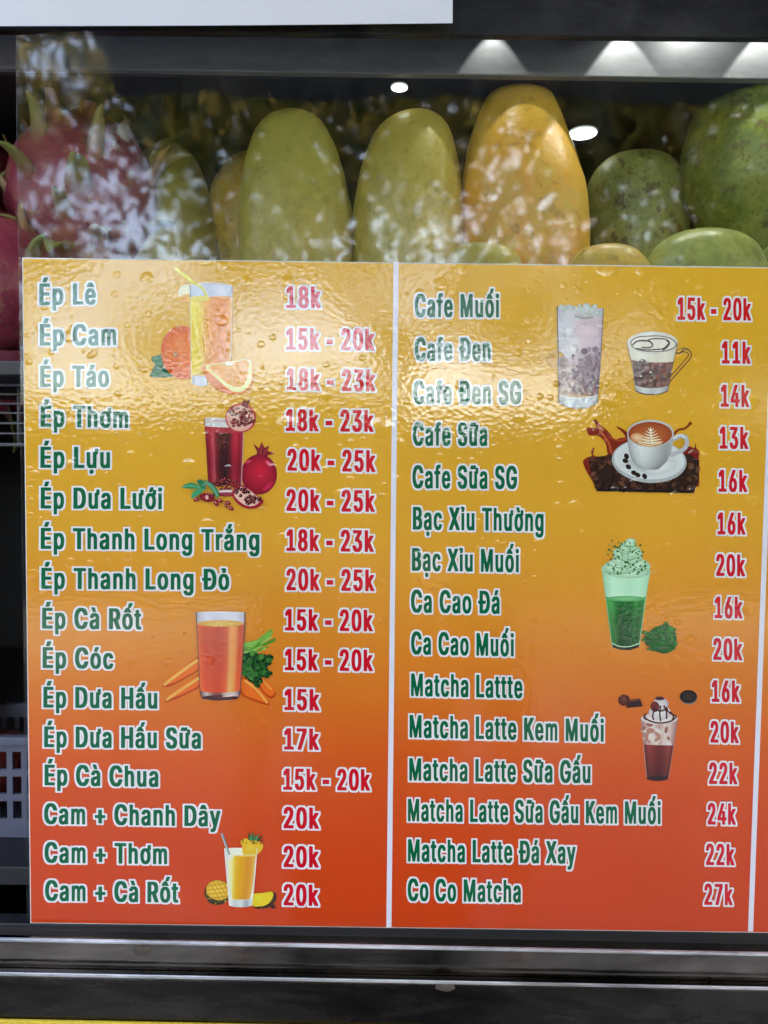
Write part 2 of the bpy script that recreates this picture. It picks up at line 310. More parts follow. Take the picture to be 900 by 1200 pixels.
GLYPHS = """
 |71||
+|140|51,17,64,16,89,17,90,79,119,80,125,82,125,114,124,117,94,118,90,119,90,179,87,182,52,181,50,179,50,177,50,119,47,118,17,117,14,114,15,82,19,80,50,79|37,-3,92,-4,104,-2,109,2,110,7,110,59,137,61,142,63,144,67,145,77,144,130,142,134,137,137,112,138,110,139,110,192,107,198,102,201,47,202,34,199,32,197,30,189,29,139,2,137,-2,134,-5,129,-6,77,-5,67,-3,64,2,61,30,59,30,7,32,1
-|106|16,70,92,70,92,124,16,124|-4,50,112,50,112,144,-4,144
0|140|54,-2,71,-3,86,-2,93,0,103,8,113,23,119,38,123,55,127,78,129,113,128,149,126,180,121,205,115,223,104,240,93,249,83,253,56,252,46,249,36,241,28,228,21,213,17,195,13,170,11,135,11,103,13,78,18,50,24,30,33,13,43,3 71,40,67,43,61,53,56,70,53,93,52,125,53,155,57,183,61,198,67,208,71,210,78,198,84,178,87,155,88,125,87,93,83,70,79,53|42,-22,93,-23,103,-21,112,-17,121,-10,131,5,138,23,143,40,147,75,149,118,148,165,143,208,135,235,124,255,118,262,111,268,98,272,83,273,46,273,38,271,28,267,18,259,9,245,2,228,-3,208,-8,168,-9,118,-8,75,-3,40,4,15,15,-5,21,-12,28,-17
1|140|19,1,26,0,118,0,124,1,125,3,125,36,121,37,95,38,95,246,93,249,58,250,51,249,21,208,22,168,26,167,43,168,54,178,54,38,23,37,19,36|6,-19,131,-20,138,-19,144,-14,145,-2,144,51,143,54,138,56,115,58,115,256,113,265,108,269,98,270,51,270,36,268,33,266,2,226,1,214,1,161,2,154,3,151,8,148,31,147,34,146,34,58,6,57,1,54,-1,48,-1,-9,1,-16
2|140|16,1,23,0,118,0,124,1,125,3,125,36,123,38,70,39,69,41,95,90,110,121,117,141,122,164,122,196,117,218,113,228,104,241,95,248,88,252,60,253,45,249,35,241,27,231,19,211,16,184,16,171,18,170,50,169,56,171,57,186,60,198,66,208,70,211,75,206,79,198,82,178,80,164,73,144,15,31|3,-19,130,-20,140,-18,143,-14,145,-7,145,41,143,54,140,56,135,58,108,59,107,61,129,106,139,136,143,166,141,214,136,234,130,248,118,263,105,270,95,272,80,273,48,273,35,271,25,266,17,258,9,248,2,234,-2,218,-4,198,-4,164,-2,154,1,151,8,150,49,148,-4,46,-5,-9,-2,-16
3|140|51,-2,80,-3,90,-1,97,3,112,18,121,38,125,55,126,75,124,95,121,110,115,125,108,135,98,143,86,148,120,218,120,248,117,249,25,250,20,250,17,248,17,213,22,211,65,211,69,210,40,150,39,120,39,118,42,116,60,115,67,113,73,108,78,100,82,90,84,75,83,63,80,51,75,43,67,38,61,43,57,48,54,58,51,73,15,74,11,73,10,70,12,45,19,25,24,15,32,7,42,0|39,-22,87,-23,97,-22,107,-19,117,-14,127,-5,133,5,140,20,144,38,146,55,146,90,144,110,140,125,135,138,129,148,119,160,140,205,140,258,138,265,135,268,122,270,12,270,2,268,-3,263,-3,210,-2,198,0,195,5,192,32,190,20,163,20,103,22,99,27,97,48,95,2,93,-7,90,-10,85,-10,80,-9,38,-2,13,8,-5,22,-16
4|140|73,1,86,0,112,1,113,48,129,50,131,51,131,54,131,86,126,88,113,88,112,158,106,160,78,161,104,241,104,248,99,250,69,250,63,248,9,84,9,51,14,49,72,48 56,88,55,88,55,91,71,140,72,88|59,-19,116,-20,124,-19,129,-17,131,-14,132,-9,133,28,146,31,149,34,151,38,151,98,149,104,146,106,133,108,132,174,131,176,126,179,109,181,124,228,124,261,122,266,116,269,56,270,49,268,45,266,-11,98,-11,44,-9,34,-6,31,1,30,51,29,52,-12,55,-17
5|140|52,-2,79,-3,89,-1,96,3,102,8,110,18,117,30,121,43,125,68,125,98,122,118,114,140,105,155,96,163,86,167,61,168,60,170,62,210,66,211,114,211,118,213,119,245,119,248,116,249,31,250,26,250,24,248,16,120,19,118,34,115,54,115,66,127,71,123,76,115,83,95,84,80,82,63,76,48,69,39,64,43,59,52,54,72,49,73,19,73,14,70,16,45,23,23,31,11,37,5,45,0|41,-22,86,-23,99,-22,106,-19,118,-12,126,-3,133,8,139,23,144,50,145,98,143,123,137,148,127,168,115,180,104,186,84,188,82,190,84,191,126,192,133,193,136,196,139,205,139,258,137,265,131,269,119,270,19,270,9,268,4,263,-4,138,-4,108,-2,103,1,100,23,95,19,93,1,92,-4,88,-6,75,-5,38,1,15,7,3,11,-4,24,-16,31,-20
6|140|54,-2,82,-3,90,-1,97,3,106,10,112,20,121,45,124,65,124,93,122,113,116,130,110,143,100,153,92,157,76,160,107,240,107,248,105,249,70,250,64,248,30,157,19,118,16,98,15,73,17,55,20,38,27,20,34,10,43,3 70,38,66,43,61,53,57,68,56,80,57,95,60,105,63,113,70,120,76,113,80,103,84,80,83,68,79,53|42,-22,92,-23,102,-21,110,-18,120,-11,129,0,135,13,140,25,143,43,145,63,144,103,141,128,136,145,129,158,121,168,109,175,108,178,127,228,127,260,125,266,120,269,60,270,52,269,47,267,12,177,2,143,-3,120,-5,95,-4,55,0,28,7,8,16,-7,27,-17
7|140|25,1,62,0,65,1,67,3,125,211,125,246,125,248,122,250,22,250,15,248,15,216,15,214,17,212,80,211,25,13,24,8|11,-19,75,-20,82,-18,85,-14,145,198,145,258,144,264,140,268,127,270,10,270,0,268,-4,264,-5,256,-5,206,-3,196,0,193,7,192,51,191,4,23,4,-12,7,-17
8|140|53,-2,82,-3,92,-1,100,3,109,10,117,20,123,35,127,53,128,75,125,98,118,118,108,130,117,147,121,163,123,190,120,213,113,230,105,240,97,248,82,253,54,252,47,250,39,246,30,235,25,228,20,213,18,200,17,178,19,158,24,143,31,130,22,118,15,98,12,75,13,48,18,30,27,15,39,3 69,37,65,40,59,48,55,58,54,70,55,83,58,93,64,103,69,107,75,103,80,95,85,83,86,70,84,58,81,48,75,40 69,151,64,158,60,165,58,183,61,198,64,205,69,212,74,208,78,200,81,183,79,165,74,155|41,-22,92,-23,102,-22,112,-18,122,-12,133,0,141,15,145,30,148,53,147,95,144,115,137,133,141,150,143,168,143,203,140,223,135,240,124,257,112,267,99,272,84,273,49,273,39,272,29,268,19,261,10,250,3,235,-1,223,-3,203,-3,168,-2,150,2,133,-4,115,-7,95,-8,53,-6,33,1,10,12,-7,25,-17
B|141|15,1,79,0,97,2,107,6,116,13,123,23,127,34,132,58,131,94,124,115,119,123,112,131,119,141,125,158,127,178,126,201,120,224,114,234,104,244,94,248,77,250,22,250,15,248,14,6 57,39,56,106,59,108,72,107,81,101,87,91,90,76,90,61,85,48,79,42,72,39 57,146,56,211,69,211,78,206,83,196,86,184,85,168,80,156,73,148,67,146|2,-19,87,-20,109,-18,119,-15,129,-9,140,3,145,13,151,36,152,61,151,104,148,116,142,134,145,146,147,161,147,196,146,214,142,231,135,246,125,258,113,266,104,269,92,270,12,270,0,268,-5,264,-6,251,-6,-7,-5,-14,-3,-17
C|155|64,-2,86,-3,99,-2,111,3,119,9,131,25,137,38,143,55,146,73,146,85,144,87,106,86,105,85,102,70,98,58,91,47,81,39,74,43,67,50,57,73,51,105,50,130,52,150,54,163,59,183,64,194,72,205,79,211,81,211,91,202,100,188,105,165,106,164,141,163,146,165,145,180,142,198,137,213,131,225,121,238,114,245,104,250,94,253,74,253,61,252,51,248,41,240,31,228,23,213,15,188,11,163,9,135,10,95,13,70,19,50,25,33,38,13,50,3|52,-22,104,-23,116,-21,126,-16,139,-6,150,8,158,25,163,45,166,68,166,93,166,100,161,105,146,107,101,107,91,106,87,103,86,100,81,81,79,81,74,98,71,118,71,130,74,153,79,169,81,169,86,148,89,145,94,143,154,143,162,145,166,150,166,178,165,193,161,213,154,233,146,248,136,259,126,266,111,272,96,273,56,273,41,269,31,264,19,253,9,238,-1,215,-6,193,-10,158,-11,105,-9,73,-3,43,7,15,19,-3,34,-16,42,-20
D|153|15,1,22,0,79,0,89,2,99,5,112,13,121,23,127,34,134,51,140,78,143,114,143,146,139,178,132,206,122,226,107,241,94,247,74,250,22,250,15,248,14,6 57,39,56,208,56,211,62,211,73,208,80,204,87,196,93,184,100,156,102,121,99,86,95,71,89,58,82,48,74,42,64,39|2,-19,84,-20,109,-17,122,-10,132,-2,142,11,151,28,159,58,163,94,163,146,160,184,154,214,144,236,137,247,129,255,114,265,104,268,92,270,14,270,0,268,-5,264,-6,251,-6,-7,-5,-14,-3,-17 77,90,77,161,80,146,82,126,81,108
G|157|64,-2,84,-3,99,-2,109,1,121,10,131,24,138,38,144,57,147,75,147,130,141,132,79,132,73,130,72,128,72,95,76,93,105,93,105,80,100,63,92,48,89,44,81,39,74,43,67,50,57,73,53,88,51,105,50,130,52,150,54,163,59,183,65,195,72,205,79,211,81,211,90,203,98,190,105,165,106,164,141,163,147,165,145,183,141,200,136,215,129,228,124,235,114,245,104,250,94,253,74,253,61,252,51,248,41,240,31,228,23,213,15,188,11,163,9,135,10,95,13,70,19,48,25,33,38,13,50,3|52,-22,106,-23,119,-20,131,-14,141,-5,151,10,158,25,164,48,168,80,168,135,167,143,165,148,167,155,167,183,163,208,155,230,144,250,129,264,121,268,111,272,96,273,56,273,41,270,31,265,19,253,9,239,-1,215,-6,193,-11,155,-11,103,-8,65,-2,40,7,15,20,-5,28,-12,36,-17 76,152,74,153,79,169,81,167,85,153
H|156|15,1,27,0,55,1,56,106,57,108,62,108,97,108,99,108,101,106,101,1,134,0,142,1,142,249,137,250,109,250,101,248,101,148,97,147,59,147,56,148,55,248,49,250,27,250,15,248,14,6|2,-19,62,-20,69,-19,74,-15,76,-4,76,86,77,88,79,88,81,86,81,-7,82,-13,83,-17,88,-19,94,-20,147,-20,157,-18,161,-14,162,-2,162,254,161,264,157,268,147,270,97,270,87,268,83,266,81,256,81,168,79,167,76,168,76,256,73,266,69,269,62,270,9,270,-1,268,-5,264,-6,251,-6,-7,-5,-14,-3,-17
K|143|15,1,27,0,55,1,56,78,59,87,62,88,96,1,127,0,139,1,139,11,89,141,138,236,140,241,139,249,102,250,94,248,57,176,55,248,49,250,27,250,15,248,14,6|2,-19,62,-20,69,-19,77,-14,79,-17,87,-20,144,-20,154,-19,159,-14,160,-2,159,26,115,138,159,225,160,258,158,266,154,268,142,270,87,270,79,268,74,265,70,268,64,270,9,270,-1,268,-5,264,-6,251,-6,-7,-5,-14,-3,-17
L|124|15,1,22,0,112,0,117,1,117,3,117,37,112,39,59,39,57,39,56,41,56,246,55,248,52,250,19,250,15,248,14,246,14,6|2,-19,14,-20,124,-20,134,-17,137,-12,137,46,137,51,134,56,124,58,79,59,77,59,76,61,76,256,74,265,69,269,59,270,7,270,-1,268,-3,266,-5,261,-6,-7,-5,-14,-3,-17
M|185|17,1,27,0,52,1,53,91,54,99,76,1,89,0,109,1,132,103,133,1,157,0,168,1,168,248,164,250,147,250,129,250,125,248,94,103,92,104,60,248,57,250,27,250,17,248|4,-19,17,-20,172,-20,182,-19,187,-16,189,-4,189,254,188,264,184,268,174,270,124,270,114,269,109,268,106,264,94,209,92,208,79,264,77,267,67,270,14,270,4,269,-1,266,-3,261,-3,254,-3,-4,-2,-14,-1,-17
R|139|15,1,27,0,55,1,56,91,59,92,64,91,91,1,127,0,134,1,135,8,107,101,118,114,122,121,127,136,130,164,128,198,123,218,116,231,104,243,94,248,77,250,22,250,15,248,14,6 57,132,56,211,67,211,74,209,77,206,84,196,88,178,88,161,84,146,77,136,69,132|2,-19,59,-20,74,-17,84,-20,139,-20,149,-18,154,-14,155,-4,154,23,134,91,143,111,148,134,150,176,148,208,144,228,137,245,127,258,113,266,102,269,89,270,12,270,0,268,-5,264,-6,251,-6,-7,-5,-14,-3,-17
S|138|52,-3,81,-4,91,-2,101,2,110,9,116,17,124,32,128,49,130,69,129,89,126,102,118,119,111,128,103,134,76,149,64,157,57,167,54,174,54,184,56,196,62,207,68,212,71,212,76,208,81,202,85,189,86,179,88,177,123,177,128,179,126,204,118,227,106,242,96,249,86,252,56,253,43,249,36,244,28,237,22,227,16,212,13,199,12,179,13,159,16,149,21,137,31,124,38,118,69,102,78,95,84,87,88,77,88,64,84,52,76,41,68,37,59,44,55,52,52,62,50,74,46,76,21,76,9,74,9,62,11,47,15,32,20,19,34,4,41,0|40,-23,91,-24,103,-22,113,-19,123,-13,133,-3,141,12,147,29,150,62,149,92,147,109,143,124,136,137,128,146,118,154,121,157,141,158,146,162,148,169,148,192,146,217,139,239,129,254,116,266,101,272,86,273,48,273,36,271,28,268,16,260,7,249,1,239,-5,222,-8,204,-8,174,-7,154,-5,139,0,124,6,115,13,106,26,97,-2,95,-9,92,-11,87,-12,74,-11,52,-9,34,-2,9,4,-1,10,-8,24,-18
T|139|49,1,84,0,89,1,90,3,90,208,92,211,127,211,132,213,132,246,131,248,129,249,14,250,7,248,7,214,12,211,47,211,49,208|36,-19,97,-20,104,-19,109,-14,110,-4,110,188,112,191,142,192,147,193,150,196,152,206,152,258,149,266,146,268,132,270,2,270,-8,268,-12,264,-13,256,-13,206,-11,196,-8,193,-3,192,27,191,29,188,29,-7,30,-14,32,-17
X|145|4,1,16,0,46,1,73,67,99,1,111,0,141,1,141,11,96,128,139,238,140,246,138,249,103,250,96,248,73,188,50,248,36,250,11,250,7,248,6,241,8,236,49,128,4,11|-9,-19,16,-20,60,-19,66,-15,71,-2,73,1,79,-14,81,-17,86,-19,148,-20,156,-19,161,-14,162,-7,162,23,122,128,159,226,159,258,158,264,156,267,143,270,86,269,78,266,73,254,68,266,61,269,1,270,-8,268,-12,265,-14,256,-13,226,24,128,-16,23,-16,-12,-14,-17
a|123|39,-3,61,-4,74,0,104,0,108,2,109,125,107,150,104,162,96,177,85,187,74,191,49,191,37,187,31,183,24,175,19,167,12,147,12,140,14,136,29,129,44,128,47,130,49,137,54,146,61,153,68,147,72,135,72,125,69,120,41,112,26,105,16,94,11,80,9,67,9,47,10,37,14,22,19,12,24,6,29,1 54,36,50,40,46,47,45,55,47,65,54,75,71,80,73,80,72,67,68,50,61,39,56,35|27,-23,69,-24,79,-23,89,-20,116,-20,124,-18,128,-13,129,132,127,162,121,182,115,195,104,205,93,210,79,212,49,212,36,211,26,208,16,203,6,194,1,185,-5,170,-8,157,-8,127,-6,120,0,115,-7,100,-11,82,-11,40,-9,20,-5,5,4,-10,14,-18
c|125|51,-3,77,-3,86,0,95,5,102,14,109,27,115,50,115,57,113,60,97,66,82,66,80,65,75,46,70,40,65,35,57,43,50,60,46,87,47,112,52,135,60,149,65,153,71,147,77,135,80,125,82,123,97,123,113,130,115,132,115,140,111,155,102,175,90,186,83,190,75,191,52,191,45,189,35,182,27,172,18,155,14,140,11,122,10,77,13,55,17,37,23,22,29,12,40,2|39,-23,85,-24,95,-22,105,-18,115,-10,122,0,129,12,133,27,135,40,135,65,135,72,132,77,110,86,67,87,68,102,112,103,132,112,134,117,135,152,127,179,122,190,113,200,105,206,95,210,82,212,50,212,37,210,27,207,17,200,7,188,0,172,-5,155,-9,127,-10,87,-9,57,-5,32,1,12,11,-5,17,-12,25,-18
e|127|52,-3,77,-3,85,-2,95,4,102,11,108,20,113,32,116,45,116,52,113,55,97,61,85,61,81,60,74,42,70,37,65,35,57,42,50,57,47,70,47,78,112,79,116,80,117,82,116,127,109,157,102,172,94,182,87,187,75,191,52,191,45,189,35,182,27,173,20,160,14,140,11,122,10,77,13,55,17,37,23,22,29,12,42,1 47,116,49,130,53,140,58,147,65,152,70,147,75,140,78,132,80,117,77,115|40,-23,85,-24,95,-22,105,-19,117,-10,124,0,131,12,135,27,136,62,137,72,137,115,136,140,132,160,126,180,117,194,106,205,92,210,77,212,42,211,34,210,25,206,16,200,7,188,1,175,-5,155,-10,122,-10,82,-9,52,-4,27,3,7,13,-8,25,-18
f|88|23,1,53,0,57,1,58,3,58,151,60,153,78,153,80,156,79,188,60,189,58,191,58,208,62,218,78,219,80,221,84,246,84,254,80,257,73,259,48,259,40,256,33,249,27,238,24,228,22,214,22,191,20,190,5,189,3,186,3,156,5,153,20,153,22,151|9,-19,65,-20,73,-18,77,-14,78,-4,78,131,80,133,91,134,97,136,100,141,100,146,100,196,99,204,104,234,104,264,103,270,100,273,90,278,75,280,40,279,30,278,22,274,13,264,6,251,3,234,2,211,0,209,-12,208,-15,206,-17,201,-17,141,-15,137,-12,135,0,133,2,131,2,-7,3,-14,5,-17
g|132|49,-69,77,-70,92,-65,99,-59,105,-53,110,-44,115,-32,117,-17,118,1,118,186,117,188,115,189,87,189,82,188,72,191,60,192,50,191,42,189,35,183,26,173,22,166,16,148,11,118,10,86,13,56,20,31,24,23,32,13,42,5,55,2,70,2,80,5,82,3,81,-9,78,-19,70,-29,65,-32,57,-27,47,-9,45,-7,30,-7,14,-22,14,-29,16,-34,25,-53,37,-65 62,42,54,53,49,66,47,76,46,98,47,116,51,133,57,146,62,151,65,152,71,146,78,131,81,116,82,93,81,76,77,58,70,46,65,41|38,-89,85,-90,102,-87,112,-81,120,-74,127,-64,132,-52,136,-34,138,-14,138,191,137,203,132,208,95,209,75,212,45,212,32,210,22,205,12,196,5,185,-2,168,-7,151,-9,131,-10,68,-6,36,0,18,6,6,-4,-4,-5,-8,-5,-44,1,-62,10,-75,22,-85
h|129|15,1,25,0,50,1,51,121,53,134,56,141,65,151,67,151,73,144,76,136,78,124,79,1,110,0,113,1,114,3,114,126,110,156,103,176,97,183,92,187,80,191,62,192,52,189,51,191,51,246,50,248,47,250,20,250,15,248,15,246|2,-19,15,-20,65,-19,122,-20,130,-18,133,-12,134,136,132,156,130,171,122,191,112,204,105,208,97,211,72,212,71,214,70,261,68,266,62,269,5,269,-3,266,-5,261,-5,-7,-4,-14,-3,-17
i|65|15,1,47,0,50,1,51,3,51,186,50,188,47,189,19,189,16,188,15,186 21,208,27,207,42,207,47,210,51,216,54,226,53,241,50,251,44,256,24,257,18,254,15,248,12,238,12,224,16,214|2,-19,59,-20,67,-18,70,-12,70,198,74,216,74,248,72,260,68,268,62,274,54,276,19,277,7,275,2,273,-2,268,-7,256,-8,216,-5,201,-5,-7,-3,-16
k|121|13,1,25,0,52,1,53,46,55,50,76,1,115,0,119,1,120,3,120,8,117,16,78,106,116,178,117,186,116,188,112,189,74,188,55,154,53,158,53,246,53,248,50,250,17,250,13,248,12,246,12,6|0,-19,12,-20,127,-20,137,-17,140,-12,140,24,105,106,136,164,137,174,137,201,134,206,127,209,77,209,73,211,73,261,70,266,65,269,2,269,-5,266,-7,261,-8,-7,-7,-14,-5,-17
m|181|16,1,25,0,49,1,50,126,54,141,62,152,65,151,70,145,73,131,74,1,92,0,106,1,107,126,111,141,115,148,120,153,125,149,128,144,131,131,132,1,142,0,164,1,164,144,162,156,157,174,152,181,145,188,132,192,112,192,102,187,95,178,86,188,77,192,60,192,50,189,16,188|2,-19,15,-20,167,-20,177,-19,182,-17,184,-12,185,-4,184,156,182,171,177,186,170,198,162,206,150,211,125,213,97,211,82,212,50,212,35,209,5,209,-2,206,-4,201,-4,194,-4,-4,-3,-14
n|128|15,1,25,0,50,1,51,121,53,134,56,141,65,151,67,151,73,144,76,136,78,124,79,1,92,0,113,1,114,121,112,146,108,164,103,176,97,183,87,190,80,191,62,192,50,188,45,189,17,189,15,186|2,-19,120,-20,127,-19,133,-14,134,-4,134,126,132,156,128,176,122,191,115,201,105,208,90,211,55,212,37,209,5,209,0,208,-4,204,-5,191,-5,-7,-4,-14,-3,-17
o|130|51,-3,67,-4,80,-3,87,0,95,6,104,17,110,28,116,47,119,65,120,92,119,117,117,135,112,155,103,172,95,182,85,189,77,191,52,191,45,189,35,182,27,173,21,162,16,147,12,130,10,110,10,82,11,65,16,42,21,27,29,12,40,2 62,37,55,47,50,60,47,77,46,95,48,117,52,135,60,149,65,153,72,146,78,135,82,117,84,92,82,70,77,50,68,37,65,35|39,-23,87,-23,97,-21,105,-18,115,-10,124,2,131,17,135,32,139,57,140,87,139,127,135,155,129,175,120,192,110,203,102,207,95,210,80,212,50,212,37,210,27,207,17,200,7,188,0,172,-5,155,-9,127,-10,87,-9,57,-5,32,1,12,11,-5,17,-12,25,-18
p|132|15,-66,25,-67,50,-66,51,-3,52,-1,62,-4,80,-4,87,-2,94,2,102,9,107,16,112,27,117,42,121,64,122,92,122,119,118,142,114,157,107,172,97,184,87,190,77,192,62,192,50,188,46,189,20,189,17,189,15,187 67,36,60,45,54,62,50,94,53,127,60,143,67,152,72,150,76,144,82,129,85,119,86,94,85,77,82,59,76,44,70,37|2,-86,55,-87,62,-86,67,-84,69,-81,70,-76,71,-26,72,-24,97,-23,110,-18,122,-6,130,7,133,17,139,39,142,67,142,114,139,149,133,172,125,189,115,202,102,209,92,211,62,212,37,209,7,209,-2,207,-5,202,-5,-73,-4,-81,-3,-83
r|89|15,1,25,0,50,1,51,126,56,141,62,148,67,151,82,151,84,154,84,188,82,191,62,192,47,189,20,189,16,188,15,186|2,-19,60,-20,67,-17,69,-14,71,-4,71,111,75,124,80,130,97,132,101,134,104,138,104,198,103,206,100,210,85,212,47,212,35,209,5,209,0,208,-4,204,-5,191,-5,-7,-4,-14,-3,-17
t|81|41,-1,65,-2,75,1,76,4,73,36,58,37,55,42,54,52,54,152,73,154,74,187,72,189,55,190,54,192,54,229,53,232,23,232,19,232,18,229,18,191,15,189,5,189,3,187,3,157,3,154,5,153,15,153,18,152,18,47,20,25,28,8,33,3|29,-21,65,-22,83,-21,94,-16,96,-8,96,22,93,50,90,54,88,56,75,57,74,62,74,132,75,133,88,134,93,139,94,149,94,199,93,204,90,207,85,209,75,210,74,212,73,244,70,250,63,252,13,252,3,250,-1,247,-2,242,-2,210,-14,207,-17,199,-17,142,-15,137,-12,135,-2,132,-2,34,0,12,4,-1,11,-11,18,-17
u|129|45,-1,65,-2,80,1,107,0,113,1,114,184,112,189,82,189,79,189,78,186,78,69,76,59,71,46,67,41,62,38,56,46,52,56,51,66,51,186,50,189,47,189,25,189,17,189,15,186,15,64,17,41,20,26,27,12,37,2|33,-21,72,-22,90,-20,122,-20,130,-18,133,-14,134,-1,134,196,132,205,127,208,115,209,65,208,10,209,0,208,-4,204,-5,194,-5,64,-3,29,3,6,9,-6,20,-16
y|123|21,-67,43,-68,53,-65,63,-55,69,-42,75,-18,117,176,118,186,115,189,85,189,81,188,63,100,60,99,42,188,38,189,15,189,6,188,6,176,42,6,39,-14,33,-27,17,-29,13,-62,15,-64|9,-87,48,-88,63,-86,75,-79,82,-72,87,-62,93,-39,137,166,137,201,135,206,131,208,120,209,75,209,68,209,60,206,57,208,50,209,0,209,-10,208,-13,203,-15,193,-14,166,20,6,17,-7,3,-9,-2,-14,-6,-42,-7,-72,-5,-79,0,-84
É|131|15,1,27,0,114,0,120,1,121,36,119,38,59,39,57,39,56,41,56,106,112,107,115,108,116,111,116,141,116,144,114,145,56,146,56,211,114,211,119,212,120,216,120,244,119,249,22,250,15,248,14,6 48,264,52,261,64,261,82,261,86,264,103,311,103,318,99,320,84,320,67,320,61,318,48,271|2,-19,127,-20,134,-19,140,-14,141,-7,141,44,139,54,137,56,129,58,79,59,77,59,76,61,77,87,127,88,134,91,135,96,136,151,134,161,131,164,124,165,76,166,77,191,129,192,136,194,140,198,140,251,139,264,134,269,114,271,123,296,123,301,123,331,121,336,117,339,107,340,57,340,49,339,44,337,42,334,29,286,28,271,27,270,2,269,-3,266,-5,264,-6,251,-6,-7,-5,-14,-3,-17
à|123|39,-3,61,-4,74,0,104,0,108,2,109,125,107,150,104,162,96,177,85,187,74,191,49,191,37,187,31,183,24,175,19,167,12,147,12,140,14,136,29,129,44,128,47,130,49,137,54,146,61,153,68,147,72,135,72,125,69,120,41,112,26,105,16,94,11,80,9,67,9,47,10,37,14,22,19,12,24,6,29,1 54,36,50,40,46,47,45,55,47,65,54,75,71,80,73,80,72,67,68,50,61,39,56,35 44,202,49,201,59,201,74,201,77,202,77,210,66,250,64,257,61,259,31,259,27,257,27,250|27,-23,71,-24,89,-20,119,-20,126,-16,128,-10,128,140,126,167,121,182,116,192,109,201,97,210,96,225,84,272,81,276,76,279,16,279,11,277,8,275,7,270,7,237,18,205,9,197,2,187,-3,177,-8,160,-8,125,-6,120,0,115,-6,102,-10,87,-11,35,-8,15,1,-5,6,-13,13,-18
á|123|39,-3,61,-4,74,0,104,0,108,2,109,125,107,150,104,162,96,177,85,187,74,191,49,191,37,187,31,183,24,175,19,167,12,147,12,140,14,136,29,129,44,128,47,130,49,137,54,146,61,153,68,147,72,135,72,125,69,120,41,112,26,105,16,94,11,80,9,67,9,47,10,37,14,22,19,12,24,6,29,1 54,36,50,40,46,47,45,55,47,65,54,75,71,80,73,80,72,67,68,50,61,39,56,35 43,202,46,201,61,201,71,201,76,202,93,250,93,257,91,259,61,259,56,258,44,212|27,-23,69,-24,79,-23,89,-20,116,-20,124,-18,128,-13,128,152,126,167,120,185,114,196,103,207,113,235,113,240,113,272,110,277,106,278,51,279,44,279,39,277,36,272,24,225,23,207,12,200,4,190,-2,180,-7,165,-8,155,-8,125,-6,120,0,115,-7,100,-11,82,-11,40,-9,20,-5,5,4,-10,14,-18
â|123|39,-3,61,-4,74,0,104,0,108,2,109,125,107,150,104,162,96,177,85,187,74,191,49,191,37,187,31,183,24,175,19,167,12,147,12,140,14,136,29,129,44,128,47,130,49,137,54,146,61,153,68,147,72,135,72,125,69,120,41,112,26,105,16,94,11,80,9,67,9,47,10,37,14,22,19,12,24,6,29,1 54,36,50,40,46,47,45,55,47,65,54,75,71,80,73,80,72,67,68,50,61,39,56,35 23,205,54,204,57,205,59,209,61,209,64,205,66,204,96,204,99,207,99,215,76,259,46,259,43,257,22,215|27,-23,69,-24,79,-23,89,-20,116,-20,124,-18,128,-13,128,145,126,167,118,190,118,227,96,275,94,277,89,279,36,279,26,277,2,230,2,200,3,190,-5,172,-8,157,-8,125,-6,120,0,115,-6,102,-10,87,-11,65,-10,30,-6,9,1,-7,13,-18
ê|127|52,-3,77,-3,85,-2,95,4,102,11,108,20,113,32,116,45,116,52,113,55,97,61,85,61,81,60,74,42,70,37,65,35,57,42,50,57,47,70,47,78,112,79,116,80,117,82,116,127,109,157,102,172,94,182,87,187,75,191,52,191,45,189,35,182,27,173,20,160,14,140,11,122,10,77,13,55,17,37,23,22,29,12,42,1 47,116,49,130,53,140,58,147,65,152,70,147,75,140,78,132,80,117,77,115 26,205,30,204,57,204,61,205,62,209,65,210,67,205,70,204,100,204,102,206,102,215,80,259,50,259,47,257,26,215|40,-23,85,-24,95,-22,105,-19,117,-10,124,0,131,12,135,27,136,62,137,75,137,127,132,160,121,190,122,227,100,275,97,277,92,279,42,279,31,277,27,273,6,227,6,197,7,187,1,175,-4,160,-9,127,-10,75,-8,45,-1,17,9,-3,17,-12,25,-18
ó|130|51,-3,67,-4,80,-3,87,0,95,6,104,17,110,28,116,47,119,65,120,92,119,117,117,135,112,155,103,172,95,182,85,189,77,191,52,191,45,189,35,182,27,173,21,162,16,147,12,130,10,110,10,82,11,65,16,42,21,27,29,12,40,2 62,37,55,47,50,60,47,77,46,95,48,117,52,135,60,149,65,153,72,146,78,135,82,117,84,92,82,70,77,50,68,37,65,35 48,202,52,201,60,201,77,201,81,202,98,250,97,258,92,259,65,259,61,257,48,210|39,-23,87,-23,97,-21,105,-18,115,-10,124,2,131,17,135,32,138,52,140,75,140,112,139,135,135,155,128,177,120,192,107,205,118,240,117,272,115,277,110,279,52,279,45,277,42,275,29,225,27,207,17,200,7,188,0,172,-5,155,-9,127,-10,87,-9,57,-5,32,1,12,11,-5,17,-12,25,-18
Đ|155|18,1,80,0,90,1,100,4,110,10,123,22,130,35,137,51,144,81,146,114,146,146,142,178,135,204,124,226,110,241,98,247,78,250,23,250,17,248,17,146,16,144,5,143,0,141,0,111,0,108,3,107,17,106 60,39,59,41,59,106,90,107,94,108,94,111,94,138,93,142,88,143,59,144,59,208,59,211,65,211,75,209,83,204,90,196,96,184,103,156,105,121,101,84,98,71,93,59,87,51,78,43,70,40|4,-19,85,-20,110,-17,125,-10,135,-2,145,11,154,28,162,58,166,94,166,146,163,184,156,214,146,238,131,256,115,265,105,268,90,270,15,270,3,268,-2,264,-3,254,-3,166,-5,163,-15,161,-19,156,-20,101,-17,91,-12,88,-3,86,-3,-9,0,-17
